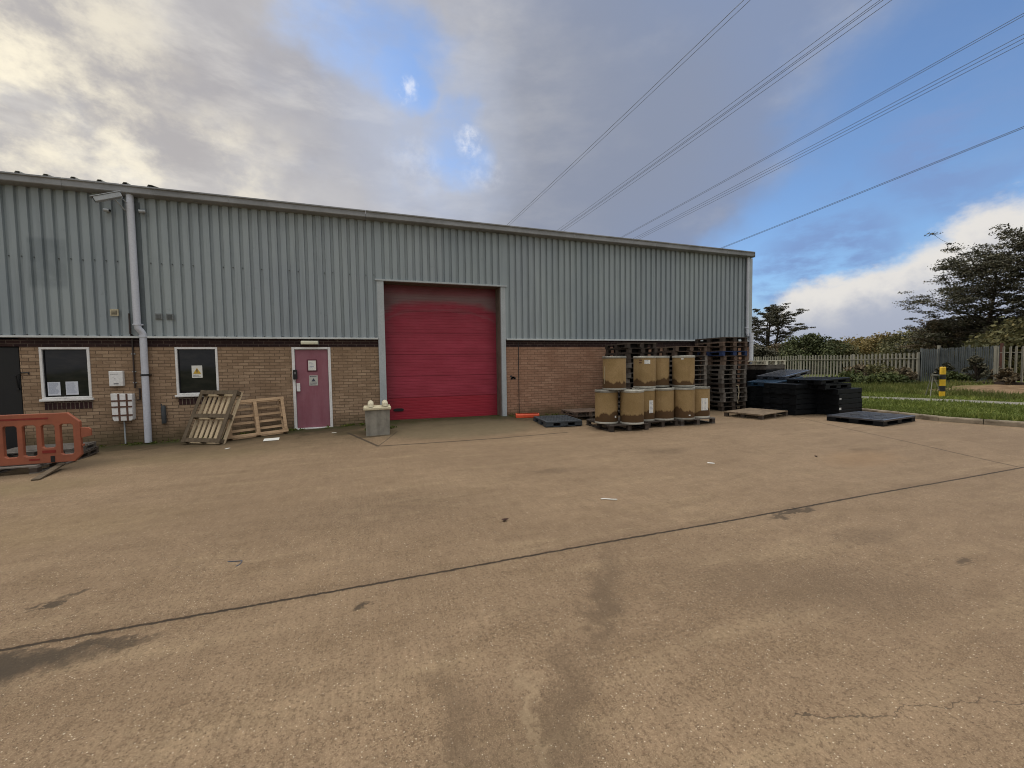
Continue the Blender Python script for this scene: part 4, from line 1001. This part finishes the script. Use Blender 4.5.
DR = [  # x, y, z, label
 (5.36, -3.01, 0, 'brown fibre drum at the left end of the bottom row'),
 (5.86, -3.33, 0, 'brown fibre drum with a tall dark stain, second from left in the bottom row'),
 (6.45, -2.98, 0, 'brown fibre drum with a tall white label low in the bottom row'),
 (6.95, -3.07, 0, 'fourth drum from the left in the bottom row, a plain brown one'),
 (7.50, -3.18, 0, 'fifth drum from the left in the bottom row, standing over a pallet foot'),
 (8.06, -3.10, 0, 'drum at the right end of the bottom row with a large white label'),
 (5.50, -3.14, 1, 'brown fibre drum at the left end of the upper row'),
 (6.57, -2.86, 1, 'upper row fibre drum with a small white label near its top'),
 (7.10, -2.72, 1, 'darkest stained drum in the upper row, third from the left'),
 (7.68, -2.98, 1, 'brown fibre drum at the right end of the upper row'),
]
PZ = .15
drums = []
for i, (x, y, lv, lab) in enumerate(DR):
    o = d0 if i == 0 else copy_tree(d0)
    o.location = (x, y, PZ+lv*.802); o.rotation_euler = (0, 0, i*1.9); tag(o, lab, 'drum', 'brown fibre drums stacked on pallets'); drums.append(o)
def curved_label(d, w, h, z, ang, lines=True, mat=None):
    """a label bent round the drum at world azimuth ang"""
    r = .2712; o = drums[d]; a0 = ang - o.rotation_euler.z; n = 8; hw = w/2/r
    vs = []; 
    for k in range(n+1):
        a = a0-hw+2*hw*k/n
        for zz in (z, z+h): vs.append((r*math.cos(a), r*math.sin(a), zz))
    p = MB().add(vs, [(2*k, 2*k+2, 2*k+3, 2*k+1) for k in range(n)]).build('label', mat or M_paperw, o)
    s = p.modifiers.new('t', 'SOLIDIFY'); s.thickness = .0015; s.offset = 1
    if lines:
        q = MB(); m_ = max(3, int(h/.03))
        for i in range(m_):
            zz = z+h*(i+.5)/m_; e = hw*random.uniform(.1, .8)
            vv = [((r+.0028)*math.cos(a), (r+.0028)*math.sin(a), zz+dz) for a in (a0-hw*.8, a0, a0+e) for dz in (-.005, .005)]
            q.add(vv, [(0, 2, 3, 1), (2, 4, 5, 3)])
        q.build('print', M_inkpale, p)
def facing(i, off=0.):
    x, y = DR[i][0], DR[i][1]; return math.atan2(-11.6-y, 0-x)+off
curved_label(2, .13, .31, .20, facing(2, .75)); curved_label(5, .19, .31, .20, facing(5, .62))
curved_label(7, .14, .10, .60, facing(7, .25)); curved_label(7, .07, .03, .68, facing(7, -.35), False, M_tape); curved_label(7, .07, .03, .62, facing(7, -.38), False, M_tape)
curved_label(0, .05, .05, .14, facing(0, .9), False); curved_label(3, .05, .05, .70, facing(3, -.8), False); curved_label(6, .016, .42, .14, facing(6, -1.0), False, M_cream); curved_label(4, .05, .025, .10, facing(4, .6), False); curved_label(9, .06, .03, .70, facing(9, -.1), False)
for (x, y, L, Wd, rz, lab, mt) in ((5.72, -2.88, 1.02, 1.24, -3, 'dark wooden pallet under the leftmost two drums', W_dark), (6.75, -2.78, .94, 1.12, 1, 'dark wooden pallet under the middle drums of the bottom row', W_dark), (7.80, -2.83, 1.08, 1.12, 0, 'grey wooden pallet under the rightmost two drums', W_grey)):
    o = pallet(mt, L, Wd, .146, 7, True, blockmat=W_dark, label=lab, group='pallets under the drums'); place(o, x, y, .002, R(rz))

# low pallets and scraps left of the drums
o = plastic_pallet(P_grey, .95, 1.15, .14, label='dark grey plastic pallet lying flat between orange scrap and drums'); place(o, 4.62, -1.78, gz(4.6, -1.7), R(-6))
o = pallet(W_dark, 1.0, .8, .12, 6, True, label='dark wooden pallet, lower of two stacked against the wall left of the drums'); place(o, 5.85, -1.12, gz(5.8, -1.), R(-6))
o = pallet(W_brown, 1.0, .8, .12, 6, True, label='brown wooden pallet, upper of two stacked against the wall left of the drums'); place(o, 5.78, -1.10, gz(5.8, -1.)+.121, R(2))
b = MB().extrude([(-.11, 0), (.11, 0), (.10, .085), (.06, .12), (-.06, .12), (-.10, .085)], -.34, .34, 'x'); o = b.build('plastic_trough', weathered('scrap_orange', lin('#c8481f'), lin('#96381d'), .5, 4, .5), bevel=.012)
o.location = (4.26, -.55, gz(4.2, -.5)); o.rotation_euler = (0, 0, R(-14)); tag(o, 'bright orange plastic trough lying at the foot of the wall by the roller door', 'plastic scrap')
MB().box(-.30, .30, -.075, -.0, .121, .128).build('moulded_ridge', weathered('scrap_orange_dark', lin('#a53a1a'), lin('#80301a'), .5, 4, .5), o)

# timber pallet lying in front of the tall stack
W_tan = weathered('wood_tan', lin('#7b6a56'), lin('#463a2e'), .8, 4, .9, fine=35, streak=(2, 22, 6), bump=.4)
o = pallet(W_tan, 1.45, 1.05, .15, 9, True, bw=.106, blockmat=W_dark, label='brown close boarded pallet lying flat in front of the tall stack'); place(o, 10.42, -2.80, 0, R(14))

# black plastic pallets by the kerb
def bstack(cx, cy, n, L, Wd, rz, where, group, z0=0., H=.15, mats=None):
    for i in range(n):
        o = get(('p', L, Wd, H), lambda: plastic_pallet(P_black, L, Wd, H, lip=H-.026))
        mt, nm = (mats(i) if mats else (P_black, 'black plastic')); restyle(o, mt)
        pos = 'topmost' if i == n-1 else ('bottom one' if i == 0 else ORD[i]+' from the ground')
        tag(o, f'{nm} pallet, {pos} in the {where}', 'pallet', group)
        place(o, cx+random.uniform(-.02, .02), cy+random.uniform(-.02, .02), z0+i*H, R(rz+random.uniform(-1, 1)))
bstack(13.02, -3.14, 5, 1.2, 1.0, 6, 'black stack beside the kerb', 'black pallets in the rightmost stack')
bstack(11.93, -2.66, 6, .9, 1.0, 3, 'black stack behind the brown flat pallet', 'black pallets in the front left stack')
bstack(12.25, -1.6, 5, 1.1, .95, 0, 'stack under the tilted blue pallet', 'black pallets under the blue ones')
bstack(13.2, -1.75, 6, .9, .95, 0, 'stack right of the blue pallet', 'black pallets in the middle back stack')
o = plastic_pallet(P_black, 1.2, 1.0, .15, label='black plastic pallet set crooked on top of the rightmost black stack, lower one'); place(o, 12.62, -3.08, .752, R(4))
o = plastic_pallet(P_black, 1.25, 1.0, .13, label='black plastic pallet crowning the rightmost black stack, tipped slightly'); o.location = (12.55, -3.06, .915); o.rotation_euler = (0, R(-2), R(2))
o = plastic_pallet(P_blue, 1.3, .95, .13, label='blue plastic pallet tilted up to the right, lower of two'); o.location = (12.35, -1.85, .86); o.rotation_euler = (0, R(-7), R(3))
o = plastic_pallet(P_sheen, 1.3, .95, .12, label='dark glossy pallet tilted on top of the blue one'); o.location = (12.85, -1.75, 1.06); o.rotation_euler = (0, R(-8), R(6))
bstack(13.36, -.56, 9, .92, 1.0, 0, 'stack under the white pallet', 'black pallets under the white one', H=.16, mats=lambda i: (W_grey, 'grey') if i == 8 else (P_black, 'black plastic'))
o = pallet(W_white, .95, 1.0, .15, 6, True, label='white painted pallet on top of the rear black stack at the building corner'); place(o, 13.36, -.58, 1.442, R(1))
o = plastic_pallet(P_sheen, 1.6, 1.2, .15, label='large black plastic pallet lying flat nearest the kerb'); place(o, 12.12, -4.68, 0, R(7))
for ch in o.children:
    if ch.name.startswith('base'): ch.material_slots[0].link = 'OBJECT'; ch.material_slots[0].material = P_black  # sides stay black, only the deck has the painted sheen
q = MB()
for (x, y) in ((-.28, -.02), (.22, -.12), (-.05, .3)): q.box(x-.13, x+.13, y-.07, y+.07, .1375, .1515)
q.build('deck_recess', M_dark, o, bevel=.004)
# white straps hanging off the tall stack
tag(MB().tube([(11.0, -1.58, .83), (11.06, -1.62, .80), (11.08, -1.63, .6), (11.06, -1.62, .4), (11.04, -1.61, .25)], [.008, .014, .012, .01, .006], 6).build('packing_strap', M_cream), 'loose cream packing strap dangling from the tall stack', 'strap')
# stickers on black stack
q = MB().box(-.05, .05, -.003, 0, -.03, .03); st1 = q.build('sticker', M_paperw); st1.location = (12.50, -3.72, .2); st1.rotation_euler = (0, 0, R(6)); tag(st1, 'small white sticker low on the corner of the rightmost black stack', 'sticker')
q = MB().box(-.05, .05, -.003, 0, -.015, .015); st2 = q.build('sticker', M_paperw); st2.location = (12.50, -3.72, .48); st2.rotation_euler = (0, 0, R(6)); tag(st2, 'small white sticker higher on the corner of the rightmost black stack', 'sticker')

# ------------------------------------------------------------------ fence, gate, bollard
M_pale = weathered('fence_galvanised', lin('#8c8a80'), lin('#57574c'), .7, 1.6, .6, .2, fine=12, streak=(5, 5, .7))
M_paled = weathered('gate_galvanised', lin('#666c6e'), lin('#474c4c'), .6, 1.6, .6, .2, fine=12)
def pales(p0, p1, step, width, z0, z1, zg0, zg1, mat, parent, name='pales', skip=0):
    p0 = Vector(p0); p1 = Vector(p1); d = (p1-p0); L = d.length; d /= L; n = Vector((d.y, -d.x)); b = MB(); s = step/2
    while s < L:
        c = p0+d*s; g_ = zg0+(zg1-zg0)*s/L; top = g_+z1+random.uniform(-.02, .02); bot = g_+z0; hw = width/2; tl = random.uniform(-.012, .012)
        prof = [(-hw, .012), (-hw*.45, -.012), (hw*.45, -.012), (hw, .012)]
        vs = []
        for (a_, dd) in prof:
            q = c+d*a_+n*dd; vs.append((q.x, q.y, bot))
        for (a_, dd), zz in zip(prof, (top-.05, top, top, top-.05)):
            q = c+d*(a_+tl)+n*dd; vs.append((q.x, q.y, zz))
        b.add(vs, [(0, 1, 5, 4), (1, 2, 6, 5), (2, 3, 7, 6)]); s += step
    o = b.build(name, mat, parent); m_ = o.modifiers.new('t', 'SOLIDIFY'); m_.thickness = .004; return o
def fence_run(label, posts, step, width, top, mat, cat='fence', name='palisade_fence', ext=.0, rails=(.35, 1.55)):
    root = empty(name, (posts[0][0], posts[0][1], 0)); tag(root, label, cat); off = Vector(posts[0])
    for (a, c_) in zip(posts, posts[1:]):
        a = Vector(a); c_ = Vector(c_); za, zc = lz(*a), lz(*c_)
        pales(a-off, c_-off, step, width, .06, top, za, zc, mat, root, 'pale_panel')
        d = (c_-a).normalized(); n = Vector((-d.y, d.x))*.035
        q = MB()
        for rz_ in rails:
            q.tube([(*(a-off+n), za+rz_), (*(c_-off+n), zc+rz_)], .028, 4)
        q.build('rail', mat, root)
    for a in posts:
        z_ = lz(*a); MB().box(a[0]-off[0]+.02, a[0]-off[0]+.1, a[1]-off[1]-.045, a[1]-off[1]+.045, z_-.2, z_+top+.03).build('post', mat, root)
    return root
fence_run('long grey palisade fence running back past the building corner', [(29.8, 3.04+3.47*k) for k in range(12)], .205, .115, 1.88, M_pale)
fence_run('grey palisade fence to the right of the steel gate', [(29.8, .05-3.47*k) for k in range(4)], .21, .09, 1.86, M_pale)
root = fence_run('short darker fence panel returning back to the gate', [(29.8, 3.0), (31.55, 2.95)], .18, .12, 2.1, M_paled, rails=(.35, 1.8))
# gate of two dense leaves
root = empty('steel_gate', (31.5, 1.75, 0)); tag(root, 'tall closed double gate of close set grey steel pales', 'gate')
for (ya, yb) in ((1.18, .03), (-.03, -1.2)):
    lf = pales((0, ya), (0, yb), .088, .07, .08, 2.02, lz(31.5, 1.7), lz(31.5, 1.), M_paled, root, 'gate_leaf')
    q = MB()
    for z_ in (.3, 1.05, 1.85): q.box(.02, .06, min(ya, yb), max(ya, yb), z_-.03+.15, z_+.03+.15)
    q.box(.02, .06, ya-.03, ya+.03, .12, 2.2).box(.02, .06, yb-.03, yb+.03, .12, 2.2).build('gate_frame', M_paled, lf)
for y in (1.26, 0., -1.28):
    if y == 0.: MB().box(.07, .12, -.03, .03, .1, 2.3).build('meeting_stile', M_paled, root)
    else: MB().box(-.05, .07, y-.05, y+.05, 0, 2.33).build('gate_post', M_pale if y > 0 else weathered('rusty_post', lin('#54352c'), lin('#3a2a26'), .6, 3, .8), root)
# bollard
root = empty('bollard', (20.35, -2.3, lz(20.3, -2.3))); tag(root, 'yellow and black banded round bollard on the grass before the gate', 'bollard')
M_yel = weathered('bollard_yellow', lin('#e0b52c'), lin('#ac8a2c'), .5, 4, .5, fine=18); M_blk = weathered('bollard_black', c3(.018, .018, .018), c3(.05, .05, .045), .5, 4, .6)
for k, (za, zb_) in enumerate(((0, .21), (.21, .42), (.42, .66), (.66, .85), (.85, 1.13))):
    pr = [(.085, za), (.085, zb_)] if k < 4 else [(.085, za), (.085, zb_-.02), (.07, zb_)]
    MB().lathe(pr, n=24).build('yellow_band' if k % 2 == 0 else 'black_band', M_yel if k % 2 == 0 else M_blk, root, smooth=True)
# thin tripod trestle
root = empty('trestle', (20.15, -2.2, lz(20.15, -2.2))); tag(root, 'thin grey A shaped metal trestle on the grass left of the bollard', 'trestle')
rx = Vector((r0.x, r0.y, 0)); ry = Vector((f.x, f.y, 0)).normalized()
for a, q in ((-.25, -.06), (.21, -.06), (-.02, .35)):
    p_ = rx*a+ry*q; MB().tube([(p_.x, p_.y, 0), (ry.x*(.12+q*.1), ry.y*(.12+q*.1), .82)], .014, 6).build('leg', M_pale, root)
MB().box(-.08, .08, -.06, .12, .81, .84).build('top_plate', M_pale, root)

# ------------------------------------------------------------------ trees and shrubs
def at(px, dist):
    d = f + rr*((px-512)/410); az = math.atan2(d.x, d.y); return Vector((math.sin(az)*dist, -11.6+math.cos(az)*dist, 0))
def limb(p, d, L, r, n=5, wob=.18, up=.1):
    pts = [Vector(p)]; d = Vector(d).normalized()
    for i in range(n):
        d = (d + Vector((random.gauss(0, wob), random.gauss(0, wob), random.gauss(0, wob*.6)+up))).normalized(); pts.append(pts[-1]+d*L/n)
    return pts, [max(r*(1-.85*i/n), .012) for i in range(n+1)], d
def tiered_tree(loc, H, spread, mat, label, group=None, seed=1, tiers=26, nleaf=46, leafsize=.16, crown_lo=.22, lean=(0, 0), stems=1, fl=.42):
    random.seed(seed)
    root = empty('tree', loc); tag(root, label, 'tree', group)
    tr = MB(); C = []; Rr = []; N = []
    for st_i in range(stems):
        base = Vector((random.uniform(-.4, .4)*(stems > 1), random.uniform(-.4, .4)*(stems > 1), -.1)); dirv = Vector((lean[0]+random.uniform(-.22, .22)*(stems > 1), lean[1]+random.uniform(-.22, .22)*(stems > 1), 1))
        Hs = H*random.uniform(.85, 1) if stems > 1 else H
        tp_, tr_r, _ = limb(base, dirv, Hs*.93, H*.018+.05, 9, .045, .05); tr.tube(tp_, tr_r, 8)
        for i in range(tiers//stems):
            q = crown_lo+(1-crown_lo)*((i+random.random())/(tiers/stems)); k = min(int(q*9), 8); p = tp_[k].lerp(tp_[k+1], q*9-k if q*9-k < 1 else 1)
            az = i*2.4+random.uniform(-.5, .5); ext = spread*(math.sin(math.pi*min(max((q-crown_lo)/(1-crown_lo)*.80+.20, 0), 1))**.7)*random.uniform(.55, 1.08)
            if q > .9: ext *= .55
            bp, brr, bd = limb(p, (math.cos(az), math.sin(az), .35+.9*max(q-.6, 0)), ext, H*.0055*(1.3-q)+.015, 6, .16, .03); tr.tube(bp, brr, 5)
            for j in range(2, 7):
                for s_ in (-1, 1):
                    if random.random() < .12: continue
                    sdv = (bp[j]-bp[j-1]).normalized(); side = sdv.cross(Vector((0, 0, 1)))*s_
                    sp, sr, _ = limb(bp[j], sdv*.6+side*random.uniform(.5, 1), ext*random.uniform(.18, .36), .02, 3, .25, .05); tr.tube(sp, [max(x*.7, .008) for x in sr], 4)
                    w_ = random.uniform(.32, .72)*spread*.17+.10
                    C.append(tuple(sp[-1])); Rr.append((w_, w_, w_*fl)); N.append(int(nleaf*random.uniform(.5, 1.3)))
                    if random.random() < .5: C.append(tuple(sp[1])); Rr.append((w_*.6, w_*.6, w_*fl*.7)); N.append(int(nleaf*.4))
            C.append(tuple(bp[-1])); Rr.append((spread*.16,)*2+(spread*.07,)); N.append(nleaf)
    tr.build('trunk', bark, root)
    mesh_quads('crown', leaf_quads(C, Rr, N, leafsize, .8), mat, root)
    return root
def bushy(loc, H, Wd, mat, label, cat='tree', name='tree', group=None, seed=1, nb=38, nleaf=90, leafsize=.22, lo=.1, dx=1., dy=1., trunk=True):
    random.seed(seed)
    root = empty(name, loc); tag(root, label, cat, group); C = []; Rr = []; N = []; tr = MB()
    if trunk: tp_, rr_, _ = limb((0, 0, -.1), (0, 0, 1), H*.75, H*.02+.03, 5, .06, .05); tr.tube(tp_, rr_, 7)
    for i in range(nb):
        a = random.uniform(0, 6.28); q = random.random()**.8; rad = random.random()**.5
        prof = math.sin(math.pi*min(.22+q*.78, 1))**.6
        p = Vector((math.cos(a)*Wd/2*rad*prof*dx, math.sin(a)*Wd/2*rad*prof*dy, H*(lo+(1-lo)*q*.93))); s_ = Wd*random.uniform(.10, .20)
        C.append(tuple(p)); Rr.append((s_, s_, s_*.75)); N.append(int(nleaf*random.uniform(.5, 1.4)))
        if trunk or True: tr.tube([(p.x*.1, p.y*.1, p.z*.35), (p.x*.55, p.y*.55, p.z*.72), tuple(p)], [H*.008+.01, H*.005+.007, .006], 4)
    tr.build('trunk' if trunk else 'stems', bark, root)
    mesh_quads('crown' if trunk else 'foliage', leaf_quads(C, Rr, N, leafsize, .3), mat, root); return root
# the big dark alder, its neighbour off the right edge, and the multi-stemmed tree by the building corner
tiered_tree(at(983, 44), 9.1, 4.9, L_dark, 'tall dark alder with tiered open branches behind the steel gate', seed=11, tiers=48, nleaf=76, leafsize=.078, crown_lo=.30, fl=.24)
tiered_tree(at(1040, 43), 10.4, 5.6, L_dark, 'dark spreading tree at the right edge, its branches overlapping the alder', seed=5, tiers=48, nleaf=76, leafsize=.078, crown_lo=.28, fl=.2)
tiered_tree(at(936, 46), 4.9, 2.6, L_brown, 'small thin brownish tree to the left of the big alder', seed=21, tiers=20, nleaf=30, leafsize=.075, crown_lo=.3)
tiered_tree(at(770, 62), 9.6, 3.6, L_dark, 'multi stemmed dark tree showing sky through it next to the building corner', seed=31, tiers=42, nleaf=60, leafsize=.10, crown_lo=.34, stems=3, fl=.25)
HB = [ # px, dist, height, width, mat, label
 (752, 52, 3.3, 5, L_dark, 'low dark bush at the building corner beneath the multi stemmed tree'),
 (783, 58, 3.2, 6, L_brown, 'brown thicket right of the multi stemmed tree'),
 (808, 56, 4.1, 7, L_green, 'rounded green tree above the fence, right of the multi stemmed tree'),
 (833, 60, 3.3, 6, L_olive, 'olive bush just right of the rounded green tree'),
 (856, 72, 4.1, 9, L_ochre, 'ochre autumn tree left of centre above the fence'),
 (884, 68, 4.2, 9, L_ochre, 'larger ochre autumn tree in the middle of the tree line'),
 (909, 62, 4.3, 8, L_olive, 'olive green tree left of the small thin brown tree'),
 (932, 52, 4.2, 7, L_olive, 'bushy olive tree beneath the small thin brown tree'),
 (955, 48, 4.6, 6, L_dark, 'dark bushy tree left of the alder trunk'),
 (986, 50, 4.5, 7, L_olive, 'olive bush right of the alder trunk, behind the gate'),
 (1010, 44, 4.1, 6, L_dark, 'dark bush above the fence at the right edge'),
 (1036, 40, 4.1, 6, L_olive, 'olive bush at the very right edge of the tree line'),
]
for i, (px, ds, h, wd, mt, lab) in enumerate(HB):
    bushy(at(px, ds), h, wd, mt, lab, seed=100+i, nb=60, nleaf=170, leafsize=.15, lo=.08, group='trees beyond the fence')
for i, (px, ds, h, wd) in enumerate(((770, 110, 6, 16), (812, 120, 7, 18), (850, 125, 8, 20), (893, 118, 8.5, 18), (930, 105, 8, 16), (965, 95, 7, 14), (1005, 90, 7, 14), (1040, 80, 7, 14))):
    pass
def wood():
    C = []; Rr = []; N = []; random.seed(3)
    for k in range(170):
        px = random.uniform(742, 1075); ds = random.uniform(85, 130); p = at(px, ds); h = random.uniform(2.2, 4.4)
        for q in range(3): C.append((p.x+random.uniform(-2, 2), p.y+random.uniform(-2, 2), h*(.3+.3*q))); Rr.append((2.6, 2.6, 1.7)); N.append(90)
    return leaf_quads(C, Rr, N, .34, .3)
tag(mesh_quads('far_wood', wood(), L_olive), 'far off autumn wood behind the nearer trees', 'woodland', kind='stuff')
SH = [ # x, y, h, w, mat, label
 (29.0, 5.6, 1.15, 2.2, L_brown, 'russet bramble clump before the fence, left one near the black pallets'),
 (28.6, 4.3, 1.25, 2.0, L_olive, 'tangled olive bramble against the fence post'),
 (28.9, 3.3, 1.0, 1.6, L_brown, 'brown bramble at the end post of the long fence'),
 (27.3, 5.2, .65, 2.6, L_bramble, 'low green bramble spreading on the grass in front of the fence'),
 (27.2, 3.2, .6, 2.4, L_bramble, 'low green weeds in front of the short dark panel'),
 (30.6, 2.2, 1.25, 1.0, L_dark, 'dark shrub growing against the short return panel'),
 (29.9, .75, 1.45, 1.0, L_dark, 'conical dark green shrub standing in front of the gate'),
 (30.6, .2, .8, .9, L_brown, 'small reddish brown shrub right of the conical one'),
 (29.0, 1.3, .6, 1.5, L_bramble, 'low green plants at the foot of the conical shrub'),
 (29.0, -.75, .8, .8, L_brown, 'russet shrub at the gate post by the right fence'),
 (29.2, -2.2, .6, 1.6, L_ochre, 'dry yellow grass tuft below the right fence'),
]
for i, (x, y, h, wd, mt, lab) in enumerate(SH):
    bushy((x, y, lz(x, y)), h, wd, mt, lab, 'shrub', 'shrub', 'shrubs along the fence', seed=200+i, nb=26, nleaf=60, leafsize=.09, lo=.05, trunk=False)
tag(MB().box(-1.6, 1.6, -.06, .06, 0, .12, Matrix.Translation((28.7, .2, lz(28.7, .2)+.02)) @ Matrix.Rotation(R(-78), 4, 'Z')).build('timber_baulk', W_dark, bevel=.01), 'dark timber lying on the bare ground before the gate', 'timber')

# ------------------------------------------------------------------ overhead power lines
M_wire = weathered('conductor', c3(.06, .065, .075), c3(.09, .09, .1), .4, 3, .5, .6)
def span(p, q, offs, label):
    """a line passing through p and q, running on away from the building and back over the yard"""
    p = Vector(p); q = Vector(q); root = empty('power_line', tuple(p)); tag(root, label, 'power line', 'overhead power lines')
    sl_ = (p.z-q.z)/(p.y-q.y)
    ys_ = [q.y-70+i*10 for i in range(int((p.y-q.y+70+120)/10)+1)]
    ym = (p.y+q.y)/2
    for dx, dz in offs:
        pts = []
        for y in ys_:
            z = q.z+(y-q.y)*sl_ + .00022*(y-q.y)*(y-p.y)
            pts.append((dx, y-p.y, z-p.z+dz))
        MB().tube(pts, .014, 5).build('conductor', M_wire, root)
quad = ((-.2, -.2), (.2, -.2), (-.2, .2), (.2, .2)); twin = ((-.16, 0), (.16, .05))
span((20, 46.5, 22.4), (20, 6., 21.4), ((-.17, -.17), (.17, -.17), (.17, .17)), 'steepest overhead line, leftmost of the five in the sky')
span((24, 37.0, 18.9), (24, 2.1, 19.0), quad, 'overhead line second from the left, its wires closely bunched')
span((30, 32.8, 17.1), (30, -.4, 17.9), ((-.15, 0), (.15, .05)), 'upper of the two nearly parallel lines right of centre')
span((30.4, 29.6, 16.3), (30.4, -.3, 17.0), ((-.2, -.1), (.2, -.1), (.0, .2)), 'lower of the two nearly parallel lines right of centre')
span((30, 17.0, 11.7), (30, -.5, 12.6), ((-.09, -.07), (.09, .07)), 'lowest and flattest overhead line, at the right')
